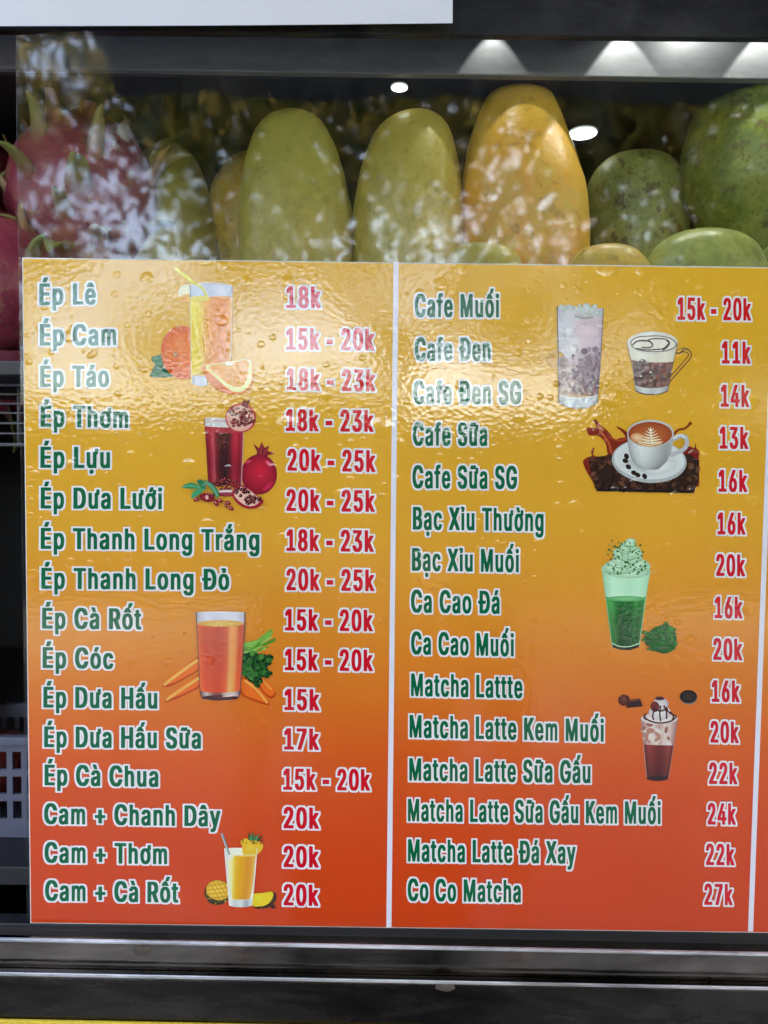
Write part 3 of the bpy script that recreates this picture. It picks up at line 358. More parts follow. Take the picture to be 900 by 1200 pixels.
ơ|129|51,-3,75,-4,87,0,101,12,107,22,113,37,119,65,120,102,117,135,110,160,111,162,118,167,122,180,123,225,122,227,120,229,92,229,88,227,87,191,52,191,47,190,38,185,25,170,16,147,12,130,10,102,11,72,14,47,20,29,29,12,40,2 62,37,55,47,50,60,47,77,46,95,48,117,52,135,60,149,65,153,72,146,78,135,82,117,84,92,82,70,77,50,68,37,65,35|39,-23,85,-24,102,-19,110,-15,119,-5,125,5,131,17,137,45,140,75,140,120,136,150,140,160,142,170,143,235,142,242,137,247,127,249,87,249,72,247,70,245,68,240,68,212,40,211,25,206,17,200,10,192,0,172,-6,150,-10,120,-10,67,-6,37,1,12,11,-5,17,-12,25,-18
ư|134|45,-1,65,-2,80,1,107,0,113,1,114,156,114,159,120,160,123,164,129,176,129,226,127,229,97,228,95,226,95,191,92,189,80,189,78,186,78,71,74,51,70,43,65,38,62,38,56,46,52,56,51,66,51,186,50,189,47,189,25,189,17,189,15,186,15,64,17,41,20,26,27,12,37,2|33,-21,72,-22,90,-20,122,-20,130,-18,133,-14,134,-4,134,139,135,141,141,146,146,154,149,174,149,236,148,244,145,247,132,249,82,248,79,246,76,241,75,210,65,208,7,209,0,208,-4,204,-5,194,-5,64,-3,29,3,6,9,-6,20,-16
ạ|123|49,-67,59,-68,71,-67,75,-64,79,-59,81,-49,81,-34,77,-24,72,-19,66,-18,51,-18,46,-21,42,-27,40,-37,40,-52,44,-62 34,-2,44,-4,61,-4,76,0,106,0,109,3,108,131,106,153,101,168,95,178,86,187,74,191,51,191,41,189,34,185,26,178,20,168,16,161,12,146,12,138,15,136,29,128,44,128,46,130,54,146,61,153,67,148,72,136,73,126,71,121,66,118,39,111,29,107,19,98,12,83,9,71,9,53,10,41,12,26,17,16,21,8,26,3 54,36,49,41,46,48,45,56,47,66,51,72,56,76,71,80,73,78,72,66,69,51,61,38,56,35|36,-87,79,-87,86,-86,91,-83,97,-77,101,-64,101,-22,104,-20,122,-19,126,-17,128,-12,129,133,126,166,120,186,111,198,101,206,86,211,41,211,29,209,19,205,9,197,1,186,-4,173,-8,158,-8,123,-4,118,0,116,-7,101,-10,83,-11,41,-9,18,-4,3,1,-7,9,-15,20,-22,19,-57,21,-69,27,-82
ấ|123|39,-3,61,-4,74,0,104,0,108,2,109,125,107,150,104,162,96,177,85,187,74,191,49,191,37,187,31,183,24,175,19,167,12,147,12,140,14,136,29,129,44,128,47,130,49,137,54,146,61,153,68,147,72,135,72,125,69,120,41,112,26,105,16,94,11,80,9,67,9,47,10,37,14,22,19,12,24,6,29,1 54,36,50,40,46,47,45,55,47,65,54,75,71,80,73,80,72,67,68,50,61,39,56,35 24,200,56,200,61,206,64,201,66,199,94,199,97,200,99,201,99,210,77,255,95,257,113,302,113,310,111,311,81,312,75,310,63,265,63,257,61,256,46,255,44,254,22,210,22,202|27,-23,69,-24,79,-23,89,-20,116,-20,124,-18,128,-13,128,147,126,167,119,187,119,225,113,237,133,290,133,322,131,327,126,331,71,332,64,331,59,329,56,325,43,277,41,275,31,274,26,272,3,225,3,190,-5,172,-8,157,-8,125,-6,120,0,115,-6,102,-10,87,-11,65,-10,30,-6,9,1,-7,13,-18
ắ|123|39,-3,61,-4,74,0,104,0,108,2,109,125,107,150,104,162,96,177,85,187,74,191,49,191,37,187,31,183,24,175,19,167,12,147,12,140,14,136,29,129,44,128,47,130,49,137,54,146,61,153,68,147,72,135,72,125,69,120,41,112,26,105,16,94,11,80,9,67,9,47,10,37,14,22,19,12,24,6,29,1 54,36,50,40,46,47,45,55,47,65,54,75,71,80,73,80,72,67,68,50,61,39,56,35 46,200,61,198,75,200,84,206,91,219,95,235,96,252,94,255,79,255,76,257,94,302,94,310,91,311,61,312,56,310,44,265,44,257,41,255,26,255,25,252,26,235,30,217,36,207 61,236,58,240,55,255,59,256,66,255|27,-23,69,-24,79,-23,89,-20,116,-20,124,-18,128,-13,128,147,126,167,122,180,116,192,110,200,116,225,116,262,114,271,109,275,114,290,114,322,111,328,106,331,51,332,41,330,37,325,24,276,9,273,5,267,6,225,12,200,1,185,-5,172,-8,160,-8,125,-6,120,0,115,-6,102,-10,87,-11,35,-8,15,1,-5,6,-13,13,-18
ỉ|65|15,1,45,0,50,1,51,3,51,186,48,189,18,189,15,188,15,186 18,201,43,201,46,201,48,203,55,224,56,238,53,251,45,258,35,259,9,258,8,231,10,229,21,228,16,208,16,204|2,-19,60,-20,68,-17,70,-12,70,196,75,216,75,251,74,261,70,269,63,276,55,278,-2,279,-9,276,-12,271,-12,218,-10,212,-4,208,-5,194,-5,-7,-4,-14,-2,-17
ỏ|130|51,-3,67,-4,80,-3,87,0,95,6,104,17,110,28,116,47,119,65,120,92,119,117,117,135,112,155,103,172,95,182,85,189,77,191,52,191,45,189,35,182,27,173,21,162,16,147,12,130,10,110,10,82,11,65,16,42,21,27,29,12,40,2 62,37,55,47,50,60,47,77,46,95,48,117,52,135,60,149,65,153,72,146,78,135,82,117,84,92,82,70,77,50,68,37,65,35 49,202,52,201,60,201,75,201,80,202,87,222,88,237,86,250,79,257,70,259,55,259,45,259,40,257,41,230,53,227,48,210|39,-23,87,-23,100,-20,109,-15,119,-5,126,7,133,25,137,45,140,75,140,112,139,135,135,155,130,172,123,187,106,207,108,220,108,247,105,265,102,270,97,275,87,279,32,279,25,278,22,275,20,267,20,220,22,213,27,210,27,207,17,200,6,185,-2,167,-8,142,-10,112,-10,75,-8,52,-4,27,4,7,13,-8,25,-18
ố|130|51,-3,67,-4,80,-3,87,0,95,6,104,17,110,28,116,47,119,65,120,92,119,117,117,135,112,155,103,172,95,182,85,189,77,191,52,191,45,189,35,182,27,173,21,162,16,147,12,130,10,110,10,82,11,65,16,42,21,27,29,12,40,2 62,37,55,47,50,60,47,77,46,95,48,117,52,135,60,149,65,153,72,146,78,135,82,117,84,92,82,70,77,50,68,37,65,35 28,200,60,199,65,206,70,199,103,200,104,202,104,210,81,255,97,256,100,257,118,302,117,310,112,312,87,312,82,311,80,310,67,265,68,257,65,255,49,255,27,210,27,202|39,-23,85,-24,102,-19,112,-13,121,-3,129,12,134,27,137,45,140,67,139,127,134,160,123,187,124,222,118,237,137,290,137,322,135,328,130,331,75,332,67,331,62,328,47,276,35,274,30,271,8,225,7,187,0,172,-4,160,-9,130,-10,85,-8,52,-2,22,8,0,21,-15,30,-20
ớ|129|51,-3,75,-4,85,-1,92,4,101,12,107,22,113,37,117,52,120,77,120,112,117,135,110,160,111,162,118,167,122,177,123,225,122,227,120,229,91,230,98,250,98,257,95,259,65,259,61,257,48,210,48,202,50,201,77,201,81,202,87,220,87,191,52,191,45,189,35,182,27,173,22,164,16,147,12,130,10,110,10,85,11,65,16,42,21,27,29,12,40,2 62,37,55,47,50,60,47,77,46,95,48,117,52,135,60,149,65,153,72,146,78,135,82,117,84,92,82,70,77,50,68,37,65,35|39,-23,87,-23,97,-21,105,-18,115,-10,124,2,131,17,135,32,138,52,140,75,140,120,136,150,140,160,142,172,142,240,140,245,137,247,118,250,117,272,115,277,110,279,52,279,45,277,42,275,29,225,27,207,17,200,7,188,0,172,-5,155,-9,127,-10,87,-9,57,-5,32,1,12,11,-5,17,-12,25,-18
ờ|129|51,-3,75,-4,87,0,101,12,107,22,113,37,119,65,120,102,117,135,110,160,111,162,118,167,122,180,123,225,122,227,120,229,92,229,88,227,87,191,52,191,47,190,38,185,25,170,16,147,12,130,10,102,11,72,14,47,20,29,29,12,40,2 62,37,55,47,50,60,47,77,46,95,48,117,52,135,60,149,65,153,72,146,78,135,82,117,84,92,82,70,77,50,68,37,65,35 49,202,52,201,70,201,77,201,81,202,81,212,69,257,67,259,37,259,32,257,32,250|39,-23,87,-23,100,-20,109,-15,119,-5,126,7,133,25,137,45,140,67,140,105,139,130,136,150,140,160,142,175,142,242,137,247,132,248,95,249,88,275,85,277,80,279,25,279,17,278,13,275,12,267,12,237,23,205,10,192,3,180,-4,160,-8,142,-10,112,-10,75,-8,52,-4,27,4,7,13,-8,25,-18
ữ|134|45,-1,67,-2,80,1,110,0,113,1,114,4,114,156,114,159,120,160,123,164,128,174,129,186,129,226,127,229,100,229,100,251,97,254,73,254,70,252,60,254,42,254,37,251,34,246,29,229,29,211,32,209,55,209,60,211,67,209,85,209,93,214,95,217,95,216,95,191,92,189,80,189,78,186,78,71,74,51,70,44,65,39,62,38,56,46,52,56,51,66,51,186,50,189,47,189,25,189,17,189,15,186,15,64,17,41,20,26,27,12,37,2|33,-21,72,-22,90,-20,122,-20,130,-18,133,-14,134,-4,134,139,143,149,148,164,149,181,149,239,148,244,145,247,137,249,122,249,120,251,118,269,112,273,40,274,30,274,22,271,16,264,11,251,9,234,8,211,7,209,-3,206,-5,201,-5,61,-3,26,3,6,9,-6,20,-16
ự|134|53,-67,75,-67,79,-64,83,-59,86,-49,85,-34,82,-24,77,-19,70,-18,55,-18,50,-21,46,-27,44,-37,44,-52,48,-62 45,-2,65,-2,77,1,107,0,113,1,114,156,114,158,120,160,123,163,128,176,129,226,127,228,97,228,95,226,95,191,92,189,80,189,78,186,78,71,73,51,70,43,65,38,62,38,56,46,52,56,51,66,50,188,20,189,16,188,15,186,15,63,17,41,20,26,27,12,37,2|41,-87,82,-87,95,-84,101,-77,105,-67,106,-52,105,-22,107,-20,127,-19,133,-14,134,-4,134,138,135,141,142,147,146,153,148,163,149,176,149,238,147,245,142,248,97,249,82,248,79,246,76,241,75,210,65,208,7,209,0,208,-4,203,-5,193,-5,63,-3,28,1,11,8,-4,15,-13,24,-19,24,-54,25,-69,32,-82
"""

# ------------------------------------------------------------------ the printed menu board (stuck on the front of the glass)
YS = -0.0016                                  # front of the printed sheet
board = empty('menu_board', at(450, 1085, 0), 'glossy yellow to red drinks menu with green names and red prices, stuck on the glass', 'menu board')
EDGE_L = lambda y: 27 + (y - 303) * .0122
GRAD = [(303, (212, 160, 46)), (480, (211, 157, 42)), (620, (211, 151, 42)), (700, (211, 137, 42)), (770, (209, 121, 38)), (830, (206, 103, 34)),
        (890, (203, 83, 30)), (950, (198, 70, 26)), (1010, (195, 63, 22)), (1100, (192, 59, 20))]
def grad(y):
    for (a, ca), (b, cb) in zip(GRAD, GRAD[1:]):
        if y <= b:
            k = max(0, (y - a) / (b - a)); return tuple(u + (v - u) * k for u, v in zip(ca, cb))
    return GRAD[-1][1]
def sheet():
    V, F, K = [], [], []
    nx, ny = 24, 60
    TL, TR = (27, 303), (1350, 320); BL, BR = (36.5, 1081), (1322, 1098)
    for j in range(ny + 1):
        for i in range(nx + 1):
            u, v = i / nx, j / ny
            px = (TL[0] * (1 - u) + TR[0] * u) * (1 - v) + (BL[0] * (1 - u) + BR[0] * u) * v
            py = (TL[1] * (1 - u) + TR[1] * u) * (1 - v) + (BL[1] * (1 - u) + BR[1] * u) * v
            V.append(at(px, py, YS)); K.append(ink(*grad(py)))
    for j in range(ny):
        for i in range(nx):
            a = j * (nx + 1) + i; F.append((a, a + nx + 1, a + nx + 2, a + 1))
    # pale cut edge of the plastic: a thin rim standing behind the print
    rim = [0, nx, (nx + 1) * (ny + 1) - 1, (nx + 1) * ny]
    n0 = len(V)
    loop = [i for i in range(nx + 1)] + [(j * (nx + 1) + nx) for j in range(1, ny + 1)] + [ny * (nx + 1) + i for i in range(nx - 1, -1, -1)] + [j * (nx + 1) for j in range(ny - 1, 0, -1)]
    cx = V[(ny // 2) * (nx + 1) + nx // 2]
    for i in loop:
        p = V[i].copy(); d = Vector((math.copysign(1, p.x - cx.x) if i % (nx + 1) in (0, nx) else 0, 0, (1 if i <= nx else -1) if (i <= nx or i >= ny * (nx + 1)) else 0))
        V.append(p + d * .0007 + Vector((0, .0004, 0))); K.append((.72, .70, .62))
    for i in loop:
        p = V[n0 + loop.index(i)].copy(); V.append(p + Vector((0, .001, 0))); K.append((.72, .70, .62))
    m = len(loop)
    # rim front band uses its own copies of the border so that the ink does not bleed into it
    n2 = len(V)
    for i in loop: V.append(V[i] + Vector((0, .0001, 0))); K.append((.72, .70, .62))
    for k in range(m):
        k2 = (k + 1) % m
        F.append((n2 + k, n2 + k2, n0 + k2, n0 + k)); F.append((n0 + k, n0 + k2, n0 + m + k2, n0 + m + k))
    return mesh_obj('sheet', V, F, PRINT, board, K)
sheet()

def rich(c):
    """a little more ink: the pictures are printed in fuller colours than the film lets through"""
    m = .3 * c[0] + .55 * c[1] + .15 * c[2]
    return tuple(min(250, max(3, m + (v - m) * 1.18)) for v in c)
class Art:
    """flat printed shapes, each a hair in front of the last, in photo pixels through (ox, oy, scale)"""
    def __init__(s, ox=0, oy=0, sc=1.0, y0=YS - .00012):
        s.ox, s.oy, s.sc, s.y = ox, oy, sc, y0
        s.V, s.F, s.K = [], [], []
    def P(s, p): return at(s.ox + p[0] / s.sc, s.oy + p[1] / s.sc, s.y)
    def up(s): s.y -= 3e-6
    def add(s, pts, faces, cols):
        n = len(s.V)
        s.V += [s.P(p) for p in pts]; s.K += [ink(*rich(c)) for c in cols]; s.F += [tuple(i + n for i in f) for f in faces]
        s.up()
    def smooth(s, pts, k=5):
        out = []; n = len(pts)
        for i in range(n):
            p0, p1, p2, p3 = (pts[(i + d) % n] for d in (-1, 0, 1, 2))
            for j in range(k):
                t = j / k
                out.append(tuple(.5 * ((2 * p1[a]) + (-p0[a] + p2[a]) * t + (2 * p0[a] - 5 * p1[a] + 4 * p2[a] - p3[a]) * t * t + (-p0[a] + 3 * p1[a] - 3 * p2[a] + p3[a]) * t ** 3) for a in (0, 1)))
        return out
    def poly(s, pts, col, smooth=True, k=5):
        if smooth: pts = s.smooth(pts, k)
        tri = tessellate_polygon([[Vector((p[0], p[1], 0)) for p in pts]])
        cf = col if callable(col) else (lambda x, y: col)
        s.add(pts, tri, [cf(*p) for p in pts])
    def ell(s, cx, cy, rx, ry, col, edge=None, rot=0, n=28, off=(0, 0), a0=0, a1=360, rings=(.55,)):
        edge = edge or col; co, si = math.cos(R(rot)), math.sin(R(rot))
        pts = [(cx + off[0] * rx, cy + off[1] * ry)]; cols = [col]; faces = []
        rr = list(rings) + [1.0]
        for ri, r in enumerate(rr):
            for k in range(n + 1):
                a = R(a0 + (a1 - a0) * k / n); x, y = math.cos(a) * rx * r, math.sin(a) * ry * r
                o = 1 - r
                pts.append((cx + x * co - y * si + off[0] * rx * o, cy + x * si + y * co + off[1] * ry * o))
                f = (r) ** 1.5 if len(rr) > 1 else 1
                cols.append(tuple(a_ + (b_ - a_) * f for a_, b_ in zip(col, edge)))
        for k in range(n): faces.append((0, 1 + k, 2 + k))
        for ri in range(len(rr) - 1):
            b = 1 + ri * (n + 1)
            for k in range(n): faces.append((b + k, b + k + n + 1, b + k + n + 2, b + k + 1))
        s.add(pts, faces, cols)
    def grid(s, L, Rr, cols, vert=None, sag=0.0, sagt=0.0):
        """a glass-like area between a left and a right edge, coloured across by cols and shaded down by vert (factors)"""
        n = len(L); m = len(cols); pts = []; cc = []; faces = []
        for j in range(n):
            f = vert[j] if vert else 1
            for i in range(m):
                u = i / (m - 1)
                sg = (sagt + (sag - sagt) * j / (n - 1)) * math.sqrt(max(0, 1 - (2 * u - 1) ** 2))
                pts.append((L[j][0] + (Rr[j][0] - L[j][0]) * u, L[j][1] + (Rr[j][1] - L[j][1]) * u + sg))
                c = cols[i] if not isinstance(cols[i], list) else cols[i][j]
                cc.append(tuple(min(255, v * f) for v in c))
        for j in range(n - 1):
            for i in range(m - 1): a = j * m + i; faces.append((a, a + m, a + m + 1, a + 1))
        s.add(pts, faces, cc)
    def line(s, pts, w, col, taper=False, smooth=True):
        if smooth and len(pts) > 2:
            q = []
            ext = [pts[0]] + list(pts) + [pts[-1]]
            for i in range(1, len(ext) - 2):
                p0, p1, p2, p3 = ext[i - 1:i + 3]
                for j in range(5):
                    t = j / 5
                    q.append(tuple(.5 * ((2 * p1[a]) + (-p0[a] + p2[a]) * t + (2 * p0[a] - 5 * p1[a] + 4 * p2[a] - p3[a]) * t * t + (-p0[a] + 3 * p1[a] - 3 * p2[a] + p3[a]) * t ** 3) for a in (0, 1)))
            q.append(tuple(pts[-1])); pts = q
        n = len(pts); P_ = []; F_ = []
        for i, p in enumerate(pts):
            a, b = pts[max(0, i - 1)], pts[min(n - 1, i + 1)]
            dx, dy = b[0] - a[0], b[1] - a[1]; L = math.hypot(dx, dy) or 1
            ww = w / 2 * ((1 - i / (n - 1)) * .8 + .2 if taper else 1)
            P_ += [(p[0] - dy / L * ww, p[1] + dx / L * ww), (p[0] + dy / L * ww, p[1] - dx / L * ww)]
        for i in range(n - 1): F_.append((2 * i, 2 * i + 1, 2 * i + 3, 2 * i + 2))
        s.add(P_, F_, [col] * len(P_))
    def blobs(s, rng, n, inside, box_, r0, r1, cols, asp=(.6, 1.0)):
        x0, y0, x1, y1 = box_; k = 0
        for _ in range(n * 6):
            if k >= n: break
            x, y = rng.uniform(x0, x1), rng.uniform(y0, y1)
            if inside and not inside(x, y): continue
            r = rng.uniform(r0, r1); c = rng.choice(cols)
            s.ell(x, y, r, r * rng.uniform(*asp), c, tuple(v * .96 for v in c), rng.uniform(0, 180), n=9, rings=())
            k += 1
    def done(s, label):
        return tag(mesh_obj('printed_picture', s.V, s.F, PRINT, board, s.K), label)
def in_ell(cx, cy, rx, ry): return lambda x, y: ((x - cx) / rx) ** 2 + ((y - cy) / ry) ** 2 < 1
def in_poly(P):
    def f(x, y):
        c = False
        for i in range(len(P)):
            (x1, y1), (x2, y2) = P[i - 1], P[i]
            if (y1 > y) != (y2 > y) and x < (x2 - x1) * (y - y1) / (y2 - y1) + x1: c = not c
        return c
    return f

# white rules between the three columns
for (xt, yt, xb, yb) in ((464.2, 306.5, 455.7, 1086.6), (908.5, 312.5, 879.5, 1091.5)):
    for (dx0, dx1, c) in ((-3.0, 3.0, (213, 208, 224)),):
        rule = Art(); rule.add([(xt + dx0, yt), (xt + dx1, yt), (xb + dx1, yb), (xb + dx0, yb)], [(0, 3, 2, 1)], [c] * 4)
        mesh_obj('column_rule', rule.V, rule.F, PRINT, board, rule.K)

rng = random.Random(5)
# --- orange juice
a = Art(165, 320, 6.43)
a.poly([(78, 640), (110, 625), (150, 615), (166, 655), (165, 700), (130, 712), (100, 680)], (45, 105, 75))
a.poly([(78, 782), (85, 735), (110, 695), (160, 700), (205, 735), (255, 772), (190, 786)], (30, 85, 60))
a.line([(80, 778), (150, 745), (240, 768)], 5, (75, 130, 95))
a.ell(318, 600, 166, 202, (218, 122, 48), (190, 86, 28), off=(-.2, -.3), rot=-8)
a.blobs(rng, 90, in_ell(318, 600, 150, 185), (160, 410, 372, 790), 4, 8, [(230, 138, 60), (200, 98, 36)])
a.ell(262, 615, 26, 28, (170, 110, 60), (205, 105, 60)); a.ell(262, 614, 12, 15, (110, 100, 60), (180, 165, 110))
a.line([(255, -40), (330, 20), (400, 70)], 22, (222, 205, 70))
a.ell(345, 150, 62, 66, (228, 215, 190), (215, 205, 170)); a.ell(345, 188, 52, 32, (205, 150, 50), (210, 160, 60))
a.grid([(372, 92), (374, 130), (376, 200)], [(690, 100), (689, 140), (687, 190)], [(176, 180, 200), (196, 196, 214), (190, 188, 208), (206, 204, 220), (182, 182, 200)], sag=0, sagt=-14)
a.line([(372, 95), (450, 78), (530, 74), (620, 80), (690, 98)], 7, (226, 224, 232))
a.line([(375, 72), (440, 95), (480, 135), (497, 185)], 19, (196, 190, 72))
a.grid([(376, 195), (377, 400), (379, 600), (382, 775)], [(687, 182), (684, 400), (680, 600), (676, 700)],
       [(214, 188, 62), (222, 192, 60), (216, 180, 62), (208, 146, 44), (208, 136, 44), (206, 130, 42), (204, 124, 40), (208, 132, 50), (212, 154, 70)], vert=[1.03, 1, .98, .95])
a.ell(450, 192, 75, 22, (205, 186, 66), (214, 190, 70)); a.ell(600, 184, 86, 12, (212, 150, 80), (205, 140, 70))
a.grid([(380, 772), (384, 832)], [(500, 775), (500, 845)], [(140, 142, 158), (205, 205, 218), (168, 170, 190), (206, 206, 220)], sag=14, sagt=0)
a.line([(372, 95), (376, 400), (381, 700), (384, 832)], 6, (222, 206, 150)); a.line([(690, 100), (684, 400), (678, 655)], 7, (222, 196, 170))
a.line([(372, 92), (374, 182)], 6, (104, 112, 128), smooth=False); a.line([(688, 98), (686, 150)], 5, (110, 112, 120), smooth=False)
a.poly([(466, 702), (690, 660), (820, 645), (848, 740), (832, 848), (770, 908), (650, 908), (540, 852), (490, 785)], lambda x, y: (213, 140, 72) if y < 760 else (196, 108, 54))
a.poly([(493, 700), (690, 664), (816, 650), (838, 740), (822, 838), (760, 893), (690, 890), (600, 822), (530, 752)], (229, 212, 160))
a.poly([(515, 704), (690, 676), (804, 658), (806, 750), (786, 828), (730, 860), (660, 836), (580, 772)], (206, 142, 52))
for e in ((560, 740), (620, 800), (690, 845), (760, 845), (795, 770), (800, 690)):
    a.line([(680, 678), ((680 + e[0]) / 2 + 3, (678 + e[1]) / 2), e], 5, (221, 172, 88))
a.blobs(rng, 40, in_poly([(530, 706), (800, 665), (790, 810), (700, 840)]), (530, 660, 800, 840), 4, 10, [(196, 124, 40), (216, 154, 66)])
a.ell(665, 682, 34, 17, (222, 214, 214), (226, 205, 170))
a.done('picture of a glass of orange juice with a cut orange wedge')

# --- pomegranate juice
a = Art(210, 460, 6.92)
CR = (110, 32, 42)
a.poly([(620, 530), (632, 480), (598, 412), (648, 452), (668, 398), (692, 448), (732, 430), (716, 474), (776, 490), (716, 512), (706, 548)], CR, smooth=False)
a.line([(668, 405), (665, 470), (650, 530)], 9, (150, 60, 66)); a.line([(728, 436), (695, 480), (680, 530)], 9, (146, 56, 64))
a.ell(648, 664, 146, 164, (176, 36, 58), (112, 20, 40), off=(.1, -.25), rings=(.3, .6, .85))
a.ell(725, 575, 36, 17, (206, 120, 138), (176, 44, 68), rot=40); a.ell(560, 560, 30, 14, (196, 84, 104), (160, 34, 56), rot=-20)
a.ell(720, 760, 60, 24, (176, 44, 84), (146, 28, 54), rot=-40)
def seeds(cx, cy, rx, ry, n, r=(9, 14), dark=False):
    cols = [(116, 22, 36), (92, 18, 30), (140, 34, 48)] if not dark else [(70, 16, 24), (96, 22, 32)]
    for _ in range(n):
        q, th = math.sqrt(rng.random()), rng.uniform(0, 6.28)
        x, y = cx + q * rx * math.cos(th), cy + q * ry * math.sin(th); c = rng.choice(cols); rr = rng.uniform(*r)
        a.ell(x, y, rr, rr * .85, c, tuple(v * .72 for v in c), n=9, rings=())
        a.ell(x - rr * .3, y - rr * .3, rr * .28, rr * .22, (214, 150, 150), n=6, rings=())
a.grid([(205, 205), (208, 240), (212, 285)], [(522, 232), (521, 255), (519, 285)], [(196, 186, 190), (206, 200, 206), (210, 204, 210), (200, 192, 196), (196, 178, 182)], sagt=-12)
a.grid([(212, 275), (218, 400), (226, 560), (236, 745)], [(520, 290), (517, 420), (511, 600), (505, 760)],
       [(120, 30, 46), (138, 34, 50), (176, 74, 86), (120, 34, 44), (74, 28, 32), (58, 24, 28), (58, 24, 28), (86, 28, 36), (150, 36, 54), (160, 40, 58), (124, 26, 44), (150, 60, 76)], vert=[1.05, 1, .82, .95])
a.grid([(214, 278), (216, 330)], [(516, 290), (515, 330)], [(150, 48, 62), (160, 60, 70), (150, 60, 66), (160, 56, 66), (150, 44, 56)])
a.blobs(rng, 40, None, (300, 330, 420, 460), 7, 14, [(84, 44, 42), (66, 30, 30), (100, 52, 50)])
seeds(380, 742, 110, 44, 56, (9, 14))
a.ell(385, 802, 92, 14, (222, 206, 206), (190, 160, 160)); a.ell(390, 826, 80, 17, (150, 70, 82), (112, 30, 48))
a.line([(205, 205), (218, 420), (238, 760)], 5, (112, 36, 50)); a.line([(522, 232), (516, 450), (504, 770)], 6, (196, 150, 158)); a.line([(272, 290), (280, 500), (292, 700)], 9, (170, 80, 90))
a.ell(498, 206, 124, 118, (216, 168, 160), (158, 44, 52), rings=(.9,), n=36); a.ell(496, 208, 112, 106, (222, 180, 170), (214, 164, 156))
a.poly([(505, 110), (512, 80), (520, 62), (530, 84), (527, 44), (543, 76), (574, 52), (566, 90), (556, 128)], (104, 36, 48), smooth=False)
for sx, sy, rx, ry, n in ((450, 150, 52, 38, 20), (545, 165, 44, 34, 22), (570, 225, 38, 32, 20), (520, 240, 30, 40, 16), (462, 245, 44, 34, 18), (500, 190, 24, 20, 8)): seeds(sx, sy, rx, ry, n, (9, 13))
a.line([(205, 207), (300, 226), (420, 238), (522, 232)], 4, (170, 100, 108))
a.poly([(430, 832), (448, 770), (500, 752), (560, 770), (640, 840), (684, 884), (630, 935), (545, 938), (472, 898)], (140, 28, 46))
a.poly([(446, 830), (462, 778), (510, 764), (560, 785), (640, 850), (660, 878), (610, 916), (545, 916), (485, 880)], (220, 176, 168))
for sx, sy, rx, ry, n in ((500, 800, 42, 40, 24), (580, 870, 50, 36, 26), (545, 795, 30, 26, 10), (645, 860, 20, 16, 5)): seeds(sx, sy, rx, ry, n, (11, 15), True)
LF = (58, 124, 88)
a.poly([(22, 766), (80, 732), (130, 738), (172, 772), (95, 780)], LF); a.line([(26, 765), (90, 755), (168, 770)], 4, (140, 178, 150))
a.poly([(98, 858), (115, 805), (160, 778), (205, 780), (165, 825)], (70, 140, 104)); a.poly([(145, 716), (180, 706), (215, 745), (212, 784), (175, 770)], (48, 108, 78))
a.poly([(200, 712), (262, 735), (318, 800), (318, 850), (286, 838), (262, 790)], (62, 120, 90)); a.line([(210, 720), (270, 770), (312, 842)], 5, (150, 182, 165))
a.ell(225, 850, 62, 36, (140, 38, 52), (100, 20, 34), rot=8); seeds(235, 838, 44, 30, 16, (10, 15)); a.ell(225, 850, 12, 18, (214, 170, 164))
for bx, by, rr, ro in ((140, 868, 26, -20), (300, 895, 30, 60), (330, 876, 26, 20), (395, 895, 26, 30), (420, 940, 26, 30), (380, 920, 18, 60)):
    a.ell(bx, by, rr, rr * .62, (158, 62, 66), (96, 22, 32), rot=ro); a.ell(bx - 6, by - 5, rr * .3, rr * .14, (222, 170, 168), rot=ro, n=8)
a.done('picture of a glass of pomegranate juice with cut pomegranates')

# --- carrot juice
a = Art(180, 700, 6.0)
def carrot(P, hi):
    a.poly(P, lambda x, y: (168, 66, 28)); a.poly([(x * .9 + hi[0] * .1, y * .84 + hi[1] * .16) for x, y in P], (224, 108, 50))
carrot([(64, 622), (110, 570), (200, 500), (318, 418), (322, 505), (240, 562), (130, 622), (76, 632)], (190, 500))
a.line([(72, 618), (150, 556), (310, 440)], 20, (238, 168, 96), taper=False)
carrot([(78, 738), (150, 662), (240, 592), (326, 540), (328, 622), (250, 672), (150, 718)], (210, 600))
a.line([(90, 722), (165, 668), (320, 566)], 20, (236, 164, 92))
carrot([(722, 545), (780, 572), (850, 650), (856, 690), (820, 712), (760, 655)], (800, 600))
carrot([(606, 560), (680, 590), (760, 660), (812, 745), (800, 758), (720, 735), (616, 680)], (720, 640))
a.line([(640, 585), (720, 645), (800, 745)], 16, (236, 160, 92)); a.line([(760, 575), (830, 650)], 13, (234, 152, 86))
for q in range(16):
    e = (750 + 110 * rng.random(), 225 + 9 * q + rng.uniform(-8, 8)); a.line([(632, 325 + q * 5), ((632 + e[0]) / 2, 300 + q * 6), e], 9 + rng.random() * 7, rng.choice([(120, 160, 80), (86, 132, 56), (140, 176, 98), (96, 146, 60)]))
PR = [(622, 395), (700, 390), (830, 425), (825, 470), (790, 480), (832, 545), (760, 560), (745, 640), (690, 600), (640, 560)]
a.poly(PR, (34, 66, 38), smooth=False); a.blobs(rng, 150, in_poly(PR), (620, 390, 835, 640), 9, 24, [(44, 88, 46), (60, 108, 54), (30, 64, 36), (74, 124, 62), (24, 50, 30)])
a.grid([(300, 106), (302, 140), (306, 200)], [(642, 106), (641, 140), (638, 200)], [(170, 166, 176), (204, 200, 214), (196, 192, 206), (206, 202, 214), (210, 206, 218), (176, 172, 184)])
a.ell(471, 107, 170, 8, (224, 220, 228), (190, 186, 196))
